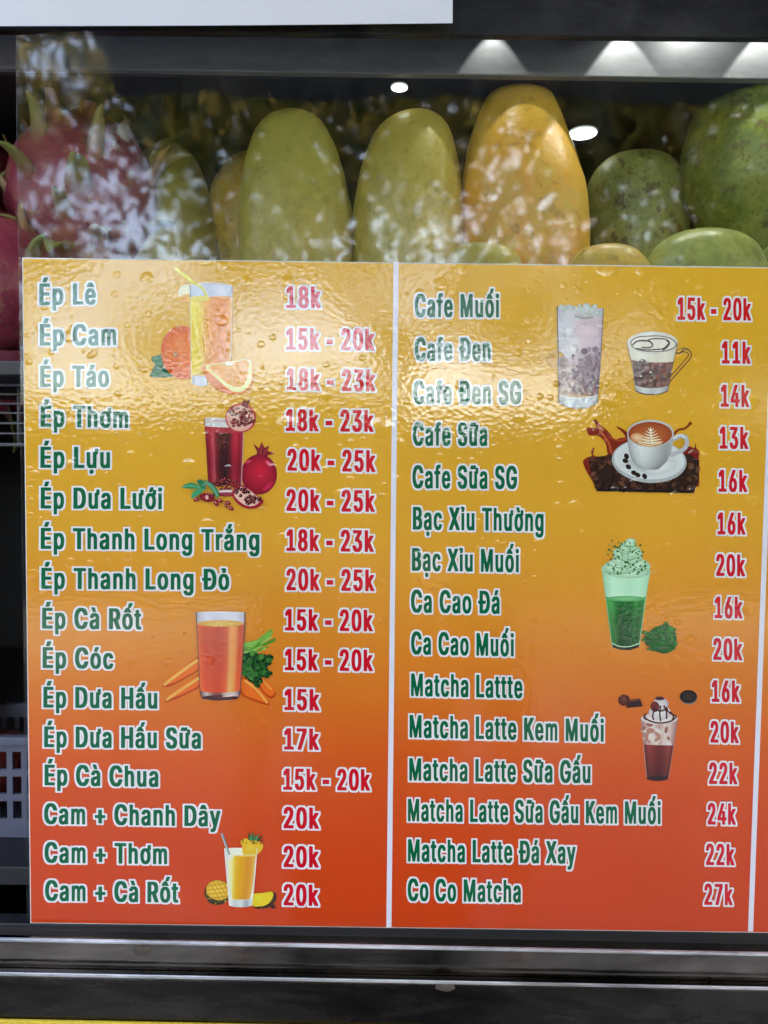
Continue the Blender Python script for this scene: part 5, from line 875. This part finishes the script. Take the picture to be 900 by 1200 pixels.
# ------------------------------------------------------------------ fruit behind the glass
def lathe_fruit(name, prof, Y, depth, m, label, cat, group=None, seed=0, lump=.02, fine=.006, zbot=None):
    """prof: (py, left px, right px) down the visible outline; the body is round in plan"""
    ys = [p[0] for p in prof]
    rows = 44; seg = 40
    def ev(py):
        for (a, l0, r0), (b, l1, r1) in zip(prof, prof[1:]):
            if py <= b: return None
        return prof[-1][1:]
    # monotone cubic through the outline points
    P = np.array(prof, float); L = np.interp; 
    t = np.linspace(0, 1, rows) ; 
    yy = P[0, 0] + (P[-1, 0] - P[0, 0]) * (1 - np.cos(np.pi * t)) / 2
    def sm(col):
        x, v = P[:, 0], P[:, col]; h = np.diff(x); d = np.diff(v) / h; mm = np.zeros(len(x)); mm[1:-1] = np.where(d[:-1] * d[1:] > 0, 2 * d[:-1] * d[1:] / (d[:-1] + d[1:] + 1e-12), 0); mm[0] = d[0]; mm[-1] = d[-1]
        out = []
        for q in yy:
            i = min(len(h) - 1, max(0, np.searchsorted(x, q) - 1)); s = (q - x[i]) / h[i]
            out.append((2 * s ** 3 - 3 * s * s + 1) * v[i] + (s ** 3 - 2 * s * s + s) * h[i] * mm[i] + (-2 * s ** 3 + 3 * s * s) * v[i + 1] + (s ** 3 - s * s) * h[i] * mm[i + 1])
        return np.array(out)
    # half width: take the square of it so that the round ends stay round
    cx = sm(1); ww = None
    Pc = P.copy(); mid = (P[:, 1] + P[:, 2]) / 2; hw = (P[:, 2] - P[:, 1]) / 2
    P[:, 1] = mid; P[:, 2] = hw ** 2; cx = sm(1); ww = np.sqrt(np.maximum(sm(2), 0))
    org = at(float(cx[rows // 2]), float(yy[rows // 2]), Y)
    V, F = [], []
    sc = (Y - EYE.y) / FPX
    for k in range(rows):
        c = at(float(cx[k]), float(yy[k]), Y); r = float(ww[k]) * sc
        for s_ in range(seg):
            th = 2 * math.pi * s_ / seg
            v = Vector((math.cos(th) * r, math.sin(th) * r * depth, 0))
            nv = mnoise.noise(Vector((v.x * 22, v.y * 22, c.z * 22)) + Vector((seed, 0, 0))) * lump * min(1, r / .02) + mnoise.noise(Vector((v.x * 90, v.y * 90, c.z * 90)) + Vector((seed, 3, 0))) * fine * min(1, r / .02)
            V.append(c + v * (1 + nv / max(r, .012) * .05 * 1.0 if False else 1 + nv * 2.0) - org)
    for k in range(rows - 1):
        for s_ in range(seg): F.append((k * seg + s_, (k + 1) * seg + s_, (k + 1) * seg + (s_ + 1) % seg, k * seg + (s_ + 1) % seg))
    F.append(tuple(range(seg))); F.append(tuple((rows - 1) * seg + s_ for s_ in range(seg))[::-1])
    o = mesh_obj(name, V, F, m, None, smooth=True); o.location = org
    return tag(o, label, cat, group)
OLIVE = skin_material('olive_mango_skin', (0.398, 0.339, 0.055), (0.655, 0.480, 0.111), top=(0.421, 0.371, 0.068), grad=(.02, .09), speck_amt=.2)
OLIVE2 = skin_material('pale_green_mango_skin', (0.445, 0.360, 0.062), (0.725, 0.524, 0.136), top=(0.491, 0.393, 0.074), grad=(.02, .09), speck_amt=.25)
GOLD = skin_material('ripe_mango_skin', (0.869, 0.383, 0.034), (0.717, 0.446, 0.078), top=(0.673, 0.426, 0.050), grad=(.04, .13), speck_amt=.3)
GREENG = skin_material('dark_green_skin', (0.104, 0.169, 0.023), (0.260, 0.299, 0.052), speck_amt=.7, rough=.3, bumpd=.0012)
GREENM = skin_material('mid_green_skin', (0.221, 0.260, 0.058), (0.416, 0.403, 0.111), speck_amt=.85, rough=.42)
GREENP = skin_material('pale_green_skin', (0.286, 0.338, 0.078), (0.468, 0.468, 0.130), speck_amt=.3)
AMBER = skin_material('amber_mango_skin', (0.715, 0.442, 0.078), (0.546, 0.416, 0.091), speck_amt=.4)
def below(Y): return 600 + (556 - 600) + (428 - 556) * (.462 / (Y + .45))    # photo row where the shelf stands at depth Y
G1 = 'mangoes on the shelf behind the glass'
def b(Y): return below(Y)
lathe_fruit('mango', [(130, 344, 346), (134, 325, 362), (142, 312, 375), (155, 301, 384), (180, 292, 396), (215, 285, 406), (265, 282, 413), (310, 284, 413), (360, 296, 405), (400, 315, 385), (b(.085), 340, 360)], .085, .82, OLIVE,
            'olive green mango standing upright behind the top of the first menu column', 'mango', G1, 3)
lathe_fruit('mango', [(132, 492, 494), (135, 470, 510), (142, 456, 519), (155, 442, 527), (180, 430, 534), (215, 420, 539), (265, 414, 543), (310, 415, 543), (360, 426, 535), (400, 446, 515), (b(.085), 470, 490)], .085, .82, OLIVE2,
            'yellowish green mango standing upright between the olive mango and the golden one', 'mango', G1, 9)
lathe_fruit('mango', [(95, 608, 612), (99, 588, 632), (107, 577, 642), (122, 567, 650), (150, 556, 660), (190, 546, 674), (230, 541, 685), (265, 541, 688), (310, 546, 687), (360, 562, 668), (400, 580, 645), (b(.085), 605, 620)], .085, .85, GOLD,
            'large golden ripe mango, tallest of the standing fruit', 'mango', G1, 5)
lathe_fruit('mango', [(168, 196, 204), (173, 178, 216), (185, 166, 228), (210, 155, 240), (250, 147, 250), (300, 146, 258), (350, 155, 252), (400, 175, 235), (b(.15), 195, 215)], .15, .82, OLIVE,
            'dull green mango partly hidden beside the pink dragon fruit', 'mango', G1, 12)
lathe_fruit('mango', [(178, 288, 296), (184, 274, 308), (200, 260, 320), (225, 249, 330), (265, 247, 335), (320, 255, 335), (370, 275, 320), (b(.16), 290, 305)], .16, .82, AMBER,
            'amber yellow mango peeking out behind the olive mango', 'mango', G1, 15)
lathe_fruit('mango', [(286, 556, 572), (289, 540, 590), (296, 529, 602), (315, 520, 612), (350, 516, 616), (390, 528, 604), (b(.030), 550, 580)], .030, .75, OLIVE2,
            'green mango of which only a low hump shows below the golden one', 'mango', G1, 18)
lathe_fruit('mango', [(288, 704, 720), (291, 688, 738), (299, 676, 750), (320, 666, 762), (360, 665, 762), (400, 684, 744), (b(.030), 705, 725)], .030, .75, AMBER,
            'amber mango tip just above the menu below the spotted green fruit', 'mango', G1, 21)
lathe_fruit('green_fruit', [(181, 738, 756), (184, 722, 772), (192, 707, 786), (210, 694, 799), (240, 687, 806), (275, 690, 804), (310, 700, 795), (360, 715, 780), (b(.135), 735, 760)], .135, .85, GREENM,
            'mid green round fruit with brown spots beside the golden mango', 'fruit', None, 24, .03, .012)
lathe_fruit('green_fruit', [(81, 878, 896), (84, 860, 916), (93, 842, 938), (112, 827, 958), (145, 812, 975), (190, 806, 985), (230, 810, 982), (270, 826, 968), (320, 850, 945), (370, 872, 920), (b(.10), 890, 905)], .10, .85, GREENG,
            'large dark green lumpy fruit at the edge, topmost of the green ones', 'fruit', None, 27, .035, .014)
lathe_fruit('green_fruit', [(271, 812, 834), (274, 795, 854), (281, 779, 872), (296, 764, 887), (330, 753, 897), (370, 760, 890), (405, 785, 868), (b(.045), 815, 840)], .045, .75, GREENP,
            'pale green smooth fruit lying low in front of the lumpy dark green one', 'fruit', None, 30)
lathe_fruit('green_fruit', [(283, 916, 926), (288, 902, 940), (300, 892, 952), (330, 885, 960), (380, 900, 950), (b(.04), 920, 930)], .04, .8, GREENG,
            'small dark green fruit cut off by the frame just above the menu', 'fruit', None, 33)

# dragon fruit
DRAG = skin_material('dragon_fruit_skin', (.22, .018, .05), (.34, .06, .09), speck_amt=.5, speck=(.30, .22, .10))
SCALE_M, _t, _p = mat('dragon_fruit_scale')
_a = N(_t, 'ShaderNodeAttribute', attribute_name='Col'); _t.links.new(_a.outputs['Color'], _p.inputs['Base Color']); _p.inputs['Roughness'].default_value = .5
def dragon(px, py, Y, rx, rz, tilt, label, seed, nscale=20):
    rg = random.Random(seed); c = at(px, py, Y)
    root = empty('dragon_fruit', c, label, 'dragon fruit', 'dragon fruits in the case')
    rot = Matrix.Rotation(R(tilt), 3, 'Y'); sc = (Y - EYE.y) / FPX; A, B = rx * sc, rz * sc
    V, F = [], []
    for k in range(25):
        ph = math.pi * k / 24
        for s in range(32):
            th = 2 * math.pi * s / 32; v = Vector((math.sin(ph) * math.cos(th) * A, math.sin(ph) * math.sin(th) * A * .9, math.cos(ph) * B))
            v *= 1 + .05 * mnoise.noise(v * 40 + Vector((seed, 0, 0))); V.append(c + rot @ v)
    for k in range(24):
        for s in range(32): F.append((k * 32 + s, (k + 1) * 32 + s, (k + 1) * 32 + (s + 1) % 32, k * 32 + (s + 1) % 32))
    mesh_obj('fruit_body', V, F, DRAG, root, smooth=True)
    V, F, K = [], [], []
    for q in range(nscale):
        u = q / (nscale - 1); ph = math.pi * (.06 + .80 * u ** .9); th = q * 2.4 + rg.uniform(-.3, .3)
        nrm = Vector((math.sin(ph) * math.cos(th), math.sin(ph) * math.sin(th), math.cos(ph)))
        base = Vector((nrm.x * A * .97, nrm.y * A * .87, nrm.z * B * .97))
        up = (Vector((0, 0, 1)) - nrm * nrm.z); up = up.normalized() if up.length > .05 else Vector((1, 0, 0))
        side = nrm.cross(up).normalized()
        Ln = B * rg.uniform(.6, 1.0) * (1.35 if u < .3 else .9); Wd = A * rg.uniform(.14, .24); curl = rg.uniform(.3, 1.5)
        tipc = rg.choice([(.22, .26, .06), (.30, .26, .09), (.16, .21, .05), (.36, .20, .08), (.40, .34, .18)])
        pos_ = base.copy(); m = 9; n0 = len(V)
        for i in range(m):
            s = i / (m - 1); ang = curl * s * 1.2 - .25
            d = up * math.cos(ang) + nrm * math.sin(ang)
            if i: pos_ = pos_ + d * Ln / (m - 1)
            wd = Wd * (1 - s) ** .7 * (.75 + .6 * s) + .0006; off = nrm.lerp(-up, min(1, s * .7)).normalized()
            kk = min(1, max(0, (s - .15) * 1.6)); col = tuple(x + (y - x) * kk for x, y in zip((.26, .03, .06), tipc))
            for e, (sx, tz) in enumerate(((-1, 0), (-.5, .0009), (0, .0012), (.5, .0009), (1, 0), (0, -.0008))):
                V.append(c + rot @ (pos_ + side * sx * wd + off * (tz - (abs(sx) ** 2) * wd * .35))); K.append(col)
        for i in range(m - 1):
            a0, a1 = n0 + i * 6, n0 + (i + 1) * 6
            for e in range(6): F.append((a0 + e, a0 + (e + 1) % 6, a1 + (e + 1) % 6, a1 + e))
    mesh_obj('scale', V, F, SCALE_M, root, K, smooth=True)
    return root
dragon(98, 232, .12, 84, 92, 6, 'pink dragon fruit with green scales, largest of the dragon fruits beside the dull mango', 41, 46)
dragon(2, 330, .085, 62, 80, -12, 'dark pink dragon fruit low behind the edge of the menu board', 44, 30)
dragon(120, 112, .19, 70, 62, 30, 'dim dragon fruit with brown curled scales stacked behind the large pink one', 47, 32)
dragon(-70, 220, .16, 90, 100, -20, 'dragon fruit cut off by the frame with one long green scale', 50, 30)
dragon(40, 400, .22, 100, 80, 80, 'shaded dragon fruit lying under the pile', 53, 26)

# pineapple whose dark crown shows above the mangoes
pine_c = at(330, 250, .36)
pine = empty('pineapple', pine_c, 'pineapple at the back with dark green crown leaves above the olive mango', 'pineapple')
PINEM = simple('pineapple_skin', (.16, .10, .03), .5, nscale=90, var=.7, bump=.001)
V, F = [], []
for k in range(21):
    ph = math.pi * k / 20
    for s in range(32):
        th = 2 * math.pi * s / 32; r = 1 + .05 * math.sin(8 * th + k * 1.6) * math.sin(k * 1.6 - 0)
        V.append(pine_c + Vector((math.sin(ph) ** .7 * math.cos(th) * .052 * r, math.sin(ph) ** .7 * math.sin(th) * .052 * r, math.cos(ph) * .075)))
for k in range(20):
    for s in range(32): F.append((k * 32 + s, (k + 1) * 32 + s, (k + 1) * 32 + (s + 1) % 32, k * 32 + (s + 1) % 32))
mesh_obj('fruit_body', V, F, PINEM, pine, smooth=True)
CROWN = simple('pineapple_leaf', (.10, .14, .07), .45, nscale=50, var=.4)
rg = random.Random(8); V, F = [], []
for q in range(26):
    th = q * 2.4; lean = .15 + .75 * (q / 26); Ln = .10 * rg.uniform(.75, 1.1); pos_ = pine_c + Vector((0, 0, .065)); n0 = len(V)
    hd = Vector((math.cos(th), math.sin(th), 0)); side = Vector((-hd.y, hd.x, 0))
    for i in range(8):
        s = i / 7; ang = lean * (1 + .5 * s); d = Vector((0, 0, math.cos(ang))) + hd * math.sin(ang)
        if i: pos_ = pos_ + d * Ln / 7
        wd = .011 * (1 - s) ** .8 + .0004
        nn = d.cross(side)
        for sx, off in ((-1, .003), (0, 0), (1, .003), (0, -.0008)): V.append(pos_ + side * sx * wd - nn * off * (1 if sx else 1))
    for i in range(7):
        a0, a1 = n0 + 4 * i, n0 + 4 * i + 4
        for e in range(4): F.append((a0 + e, a0 + (e + 1) % 4, a1 + (e + 1) % 4, a1 + e))
mesh_obj('crown', V, F, CROWN, pine, smooth=True)

# wire rack under the shelf, basket and fruit on the lower shelf
rack = empty('wire_rack', at(0, 530, .05), 'pale wire rack hanging under the shelf beside the menu', 'rack')
def rod(py, r, Y=.05, name='rod'):
    bm = bmesh.new(); a0, a1 = at(-260, py - 2, Y), at(300, py + 2, Y); tube(bm, [a0, a1], r); bm_obj(name, bm, WIRE, rack, True)
for py, r in ((451, .0011), (462, .0007), (473, .0007), (484, .0007), (496, .0008), (508, .0007), (521, .0012)): rod(py, r)
for px in (-250, 22, 290):
    bm = bmesh.new(); tube(bm, [Vector((at(px, 450, .052).x, .052, SHELF_Z - .009)), at(px, 524, .052)], .0012); bm_obj('upright', bm, WIRE, rack, True)

bx0, bx1, by0, by1 = at(-330, 900, .045).x, at(250, 900, .045).x, .045, .118
bz1, bz0 = at(20, 866, .045).z, LOW_Z + .0005
basket = empty('plastic_basket', ((bx0 + bx1) / 2, (by0 + by1) / 2, bz0), 'white plastic basket with rows of square holes on the lower shelf', 'basket')
def lattice(name, p0, ux, L, H, t):
    """perforated wall with rounded square holes, from p0 along ux, standing along z"""
    bm = bmesh.new(); nrm = Vector((0, 0, 1)).cross(ux)
    nx = max(3, int(L / .0098)); cw = L / nx; rowsz = [(.19, .37), (.44, .62), (.69, .87)]
    def P(u, h, o): return p0 + ux * u + Vector((0, 0, h * H)) + nrm * o
    def quad(u0, u1, h0, h1):
        a_ = [bm.verts.new(P(u, h, 0)) for u, h in ((u0, h0), (u1, h0), (u1, h1), (u0, h1))]; b_ = [bm.verts.new(P(u, h, t)) for u, h in ((u0, h0), (u1, h0), (u1, h1), (u0, h1))]
        bm.faces.new(a_); bm.faces.new(b_[::-1])
        for i in range(4): bm.faces.new((a_[i], b_[i], b_[(i + 1) % 4], a_[(i + 1) % 4]))
    hs = [0] + [v for r in rowsz for v in r] + [1]
    for i in range(0, len(hs), 2): quad(0, L, hs[i], hs[i + 1])
    for h0, h1 in rowsz:
        for i in range(nx + 1):
            u = i * cw; quad(max(0, u - cw * .2), min(L, u + cw * .2), h0 - .001, h1 + .001)
    return bm_obj(name, bm, WHITEP, basket)
W_, D_, Hh = bx1 - bx0, by1 - by0, bz1 - bz0
lattice('side_wall', Vector((bx0, by0, bz0)), Vector((1, 0, 0)), W_, Hh, .0025); lattice('side_wall', Vector((bx1, by1, bz0)), Vector((-1, 0, 0)), W_, Hh, .0025)
lattice('side_wall', Vector((bx1, by0, bz0)), Vector((0, 1, 0)), D_, Hh, .0025); lattice('side_wall', Vector((bx0, by1, bz0)), Vector((0, -1, 0)), D_, Hh, .0025)
bm = bmesh.new(); box(bm, bx0 + .003, bx1 - .003, by0 + .003, by1 - .003, bz0, bz0 + .003); bm_obj('bottom', bm, WHITEP, basket)
bm = bmesh.new()
for (u0, u1, v0, v1) in ((bx0 - .003, bx1 + .003, by0 - .003, by0 + .003), (bx0 - .003, bx1 + .003, by1 - .003, by1 + .003), (bx0 - .003, bx0 + .003, by0 + .0032, by1 - .0032), (bx1 - .003, bx1 + .003, by0 + .0032, by1 - .0032)):
    box(bm, u0, u1, v0, v1, bz1 - .004, bz1 + .002, .001)
bm_obj('rim', bm, WHITEP, basket)
APPLE = skin_material('red_apple_skin', (.13, .012, .012), (.20, .03, .018), speck_amt=.3, rough=.3)
for i, (dx, dy, dz, lb) in enumerate(((.105, .036, .034, 'red apple in the basket, low behind the front holes'), (.167, .037, .034, 'red apple in the basket just behind the menu edge'), (.043, .037, .034, 'red apple in the basket outside the frame'),
                                      (.136, .037, .086, 'dark red apple on top of the basket pile by the menu edge'), (.074, .037, .086, 'dark red apple on top of the basket pile, cut off by the frame'))):
    V, F = [], []; c = Vector((bx0 + dx, by0 + dy, bz0 + dz))
    for k in range(21):
        ph = math.pi * k / 20; r = .030 * (1 - .25 * math.exp(-((ph) / .35) ** 2) - .15 * math.exp(-((ph - math.pi) / .35) ** 2))
        for s in range(28):
            th = 2 * math.pi * s / 28; V.append(Vector((math.sin(ph) * math.cos(th) * r, math.sin(ph) * math.sin(th) * r, math.cos(ph) * r * .92)))
    for k in range(20):
        for s in range(28): F.append((k * 28 + s, (k + 1) * 28 + s, (k + 1) * 28 + (s + 1) % 28, k * 28 + (s + 1) % 28))
    o = mesh_obj('apple', V, F, APPLE, None, smooth=True); o.location = c; tag(o, lb, 'apple', 'red apples in the white basket')

# yellow board on the cabinet below
bm = bmesh.new(); P = [at(-500, 1186, -.0195), at(1500, 1226, -.0195)]
prism_y(bm, [(P[0].x, P[0].z), (P[1].x, P[1].z), (P[1].x, P[1].z - .5), (P[0].x, P[0].z - .5)], -.0195, -.0172, .0008)
tag(bm_obj('yellow_board', bm, YELLOW), 'plain yellow board on the cabinet below the steel rails, one corner in view', 'board')

# ------------------------------------------------------------------ what the glass, the film and the steel mirror: the street side behind the photographer, with added light blockers
GROUND = simple('dark_paving', (.085, .082, .08), .8, nscale=3, var=.3)
V = []; F = []
mesh_o = mesh_obj('ground', [(-80, -80, 0), (80, -80, 0), (80, 80, 0), (-80, 80, 0)], [(0, 1, 2, 3)], GROUND); tag(mesh_o, None, None, None, 'structure')
AWN = simple('awning_canvas', (.10, .12, .16), .8, nscale=20)
awn = empty('added_awning', (.2, .62, 0), 'added dark canvas awning on two posts, shading the display case', 'awning')  # unseen awning, added to keep sun and sky off the case
bm = bmesh.new()
vv = [bm.verts.new(p) for p in ((-.72, -1.6, 2.46), (3.0, -1.6, 2.46), (3.0, 1.3, 3.25), (-.72, 1.3, 3.25), (-.72, -1.6, 2.48), (3.0, -1.6, 2.48), (3.0, 1.3, 3.27), (-.72, 1.3, 3.27))]
for f in ((0, 1, 2, 3), (7, 6, 5, 4), (0, 4, 5, 1), (1, 5, 6, 2), (2, 6, 7, 3), (3, 7, 4, 0)): bm.faces.new([vv[i] for i in f])
bm_obj('canvas', bm, AWN, awn)
for x in (-.68, 2.9):
    bm = bmesh.new(); tube(bm, [(x, 1.2, 0), (x, 1.2, 3.23)], .025, 12); bm_obj('post', bm, STEEL_DARK, awn, True)

bm = bmesh.new(); box(bm, -16, 16, -9.2, -9.0, 0, 2.15, .01); box(bm, -16.05, 16.05, -9.25, -8.95, 2.153, 2.25, .01)
tag(bm_obj('added_wall', bm, simple('stained_concrete', (.10, .10, .09), .9, nscale=2, var=.5)), 'added dark concrete wall with a coping, hiding the bright horizon from the reflections', 'wall', None, 'thing')  # dark wall added to block the horizon glow mirrored in the film
LEAF = bpy.data.materials.new('tree_leaf'); LEAF.use_nodes = True; _t = LEAF.node_tree; _t.nodes.clear()
_a = N(_t, 'ShaderNodeAttribute', attribute_name='Col'); _d = N(_t, 'ShaderNodeBsdfDiffuse'); _tr = N(_t, 'ShaderNodeBsdfTranslucent'); _mx = N(_t, 'ShaderNodeMixShader'); _mx.inputs[0].default_value = .4; _o = N(_t, 'ShaderNodeOutputMaterial')
_t.links.new(_a.outputs['Color'], _d.inputs[0]); _t.links.new(_a.outputs['Color'], _tr.inputs[0]); _t.links.new(_d.outputs[0], _mx.inputs[1]); _t.links.new(_tr.outputs[0], _mx.inputs[2]); _t.links.new(_mx.outputs[0], _o.inputs[0])
BARK = simple('tree_bark', (.10, .08, .06), .85, nscale=14, var=.4, bump=.01)
def tree(x, y, h, cr, zc_, label, seed, nl=2600, leaf=.13, trunk=.16, hue=0.0):
    rg = np.random.default_rng(seed); root = empty('tree', (x, y, 0), label, 'tree', 'trees across from the stall')
    bm = bmesh.new(); r2 = random.Random(seed); top = zc_
    tube(bm, [(x, y, 0), (x + .06, y, top * .4), (x - .05, y + .04, top * .75), (x, y, top)], [trunk, trunk * .8, trunk * .65, trunk * .5], 10)
    tips = []
    for k in range(9):
        th = k * 2.4; L = cr * r2.uniform(.6, .95); e = (x + math.cos(th) * L, y + math.sin(th) * L, zc_ + (h - zc_) * r2.uniform(.1, .85)); m = (x + math.cos(th) * L * .45, y + math.sin(th) * L * .45, zc_ + .45 * (e[2] - zc_) - .1)
        tube(bm, [(x, y, top * .9), m, e], [trunk * .4, trunk * .25, trunk * .08], 7); tips.append(e)
    bm_obj('trunk', bm, BARK, root, True)
    cen = []
    for e in tips: cen += [e] + [tuple(e[i] + rg.normal(0, cr * .22) for i in range(3)) for _ in range(6)]
    cen = np.array(cen); wt = rg.random(len(cen)) ** 1.6 + .12; ci = rg.choice(len(cen), nl, p=wt / wt.sum()); sg = rg.uniform(.10, .24, (len(cen), 1))
    P = cen[ci] + rg.normal(0, 1, (nl, 3)) * cr * sg[ci]
    d = rg.normal(0, 1, (nl, 3)); d /= np.linalg.norm(d, axis=1)[:, None]; u = np.cross(d, rg.normal(0, 1, (nl, 3))); u /= np.linalg.norm(u, axis=1)[:, None]
    s = leaf * rg.uniform(.6, 1.2, (nl, 1))
    V = np.stack([P - d * s, P + u * s * .42 + d * s * .1, P + d * s, P - u * s * .42 + d * s * .1], 1).reshape(-1, 3)
    base = np.array([.05, .08, .02]); sunlit_col = np.array([.60, .42, .09]); k = np.clip(rg.random((len(cen), 1)) ** 1.5 * 1.2, 0, 1)[ci] * rg.uniform(.5, 1.1, (nl, 1))  # amber clumps: the glow of sunlit leaves put into their colour
    K = np.repeat(np.clip(base * (1 - k) + sunlit_col * k, 0, .6), 4, 0)
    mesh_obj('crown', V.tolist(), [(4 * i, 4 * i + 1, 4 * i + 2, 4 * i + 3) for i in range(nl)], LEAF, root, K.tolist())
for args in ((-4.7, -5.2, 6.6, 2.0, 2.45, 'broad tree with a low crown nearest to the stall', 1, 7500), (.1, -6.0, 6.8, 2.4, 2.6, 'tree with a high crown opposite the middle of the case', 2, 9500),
             (4.6, -5.4, 6.8, 2.6, 2.6, 'tree with a dense crown beyond the lumpy fruit side', 3, 8500), (-8.4, -4.0, 6.5, 2.4, 2.2, 'tall tree behind the broad one', 4, 7000), (9, -4, 6.5, 2.8, 2.2, 'tall tree far along the street', 5, 7000),  # the two outermost trees are added to block light from the sides
             (2.5, -7.6, 6.9, 2.3, 2.3, 'tree with drooping branches close to the wall', 9, 9000), (7.5, -15, 5.0, 2.6, 2.0, 'low tree across the street beyond the spotted fruit side', 7, 6000), (-10.5, -15, 5.0, 2.8, 2.0, 'low tree across the street beyond the dragon fruit side', 8, 6000), (-2.2, -19, 4.0, 2.0, 1.6, 'low tree far off in the gap between the nearer trees', 6, 3500)):  # the tree by the wall is added to dim mirrored sky
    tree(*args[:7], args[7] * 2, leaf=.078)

# ------------------------------------------------------------------ the photographer, seen only as a dark shape in the steel and the film
def skin_body(name, joints, bones, m, parent, sub=1):
    me = bpy.data.meshes.new(name); names = list(joints); me.from_pydata([joints[k][0] for k in names], [(names.index(a_), names.index(b_)) for a_, b_ in bones], [])
    o = bpy.data.objects.new(name, me); C.objects.link(o); o.modifiers.new('skin', 'SKIN'); o.modifiers.new('sub', 'SUBSURF').levels = sub; o.modifiers['sub'].render_levels = sub
    for k, v in zip(names, me.skin_vertices[0].data): r = joints[k][1]; v.radius = r if isinstance(r, tuple) else (r, r); v.use_root = (k == names[0])
    me.materials.append(m); o.parent = parent
    if parent: o.matrix_parent_inverse = Matrix.Translation(-Vector(parent.location))
    return o
SKIN = simple('skin', (.34, .20, .14), .5, var=.05); SHIRT = simple('dark_shirt', (.022, .022, .028), .85); TROUS = simple('dark_trousers', (.018, .019, .025), .85); HAIR = simple('black_hair', (.012, .010, .010), .5)
py_ = -.86
man = empty('person', (0, py_, 0), 'person in dark shirt and trousers taking the picture', 'person')
J = {'pelvis': ((0, py_, .86), (.13, .10)), 'waist': ((0, py_, 1.0), (.125, .09)), 'chest': ((0, py_, 1.16), (.15, .10)), 'neckbase': ((0, py_, 1.29), (.07, .065)), 'neck': ((0, py_ + .01, 1.34), (.048, .05)), 'jaw': ((0, py_ + .03, 1.405), (.058, .068)), 'head': ((0, py_ + .015, 1.485), (.072, .086)), 'crown': ((0, py_ + .005, 1.535), (.05, .06))}
Bn = [('pelvis', 'waist'), ('waist', 'chest'), ('chest', 'neckbase'), ('neckbase', 'neck'), ('neck', 'jaw'), ('jaw', 'head'), ('head', 'crown')]
for s, q in ((-1, 'l'), (1, 'r')):
    J.update({'sh' + q: ((s * .165, py_, 1.255), .055), 'el' + q: ((s * .23, py_ + .02, 1.0), .042), 'wr' + q: ((s * .235, py_ + .09, .79), .027), 'palm' + q: ((s * .232, py_ + .11, .72), (.018, .034)),
              'hip' + q: ((s * .085, py_, .80), .085), 'kn' + q: ((s * .095, py_ + .01, .44), .055), 'an' + q: ((s * .10, py_ - .02, .08), .036), 'toe' + q: ((s * .11, py_ + .13, .03), (.04, .026))})
    Bn += [('chest', 'sh' + q), ('sh' + q, 'el' + q), ('el' + q, 'wr' + q), ('wr' + q, 'palm' + q), ('pelvis', 'hip' + q), ('hip' + q, 'kn' + q), ('kn' + q, 'an' + q), ('an' + q, 'toe' + q)]
    for f, (dy, L) in enumerate(((-.026, .066), (-.009, .078), (.009, .083), (.026, .074))):
        J['f%d%s' % (f, q)] = ((s * .230, py_ + .112 - dy, .685), .0085); J['g%d%s' % (f, q)] = ((s * .222, py_ + .12 - dy, .685 - L * .5), .008); J['h%d%s' % (f, q)] = ((s * .205, py_ + .118 - dy, .685 - L * .92), .0068)
        Bn += [('palm' + q, 'f%d%s' % (f, q)), ('f%d%s' % (f, q), 'g%d%s' % (f, q)), ('g%d%s' % (f, q), 'h%d%s' % (f, q))]
    J['t0' + q] = ((s * .22, py_ + .15, .745), .011); J['t1' + q] = ((s * .208, py_ + .168, .705), .009); Bn += [('palm' + q, 't0' + q), ('t0' + q, 't1' + q)]
skin_body('body', J, Bn, SKIN, man)
JS = {k: (v[0], tuple(r * 1.14 + .008 for r in (v[1] if isinstance(v[1], tuple) else (v[1], v[1])))) for k, v in J.items() if k in ('pelvis', 'waist', 'chest', 'shl', 'shr', 'ell', 'elr')}
skin_body('shirt', JS, [b_ for b_ in Bn if b_[0] in JS and b_[1] in JS], SHIRT, man)
JT = {k: (v[0], tuple(r * 1.12 + .008 for r in (v[1] if isinstance(v[1], tuple) else (v[1], v[1])))) for k, v in J.items() if k in ('pelvis', 'hipl', 'hipr', 'knl', 'knr', 'anl', 'anr')}
skin_body('trousers', JT, [b_ for b_ in Bn if b_[0] in JT and b_[1] in JT], TROUS, man)
skin_body('hair', {'a': ((0, py_ - .03, 1.47), (.072, .075)), 'b': ((0, py_ - .01, 1.545), (.068, .078))}, [('a', 'b')], HAIR, man)
EYEM = simple('dark_eye', (.03, .02, .02), .2)
for s in (-1, 1):
    bm = bmesh.new(); bmesh.ops.create_icosphere(bm, subdivisions=2, radius=.010, matrix=Matrix.Translation((s * .03, py_ + .096, 1.475))); bm_obj('eye', bm, EYEM, man, True)
bm = bmesh.new(); tube(bm, [(0, py_ + .098, 1.47), (0, py_ + .112, 1.44), (0, py_ + .10, 1.43)], [.008, .013, .009]); bm_obj('nose', bm, SKIN, man, True)
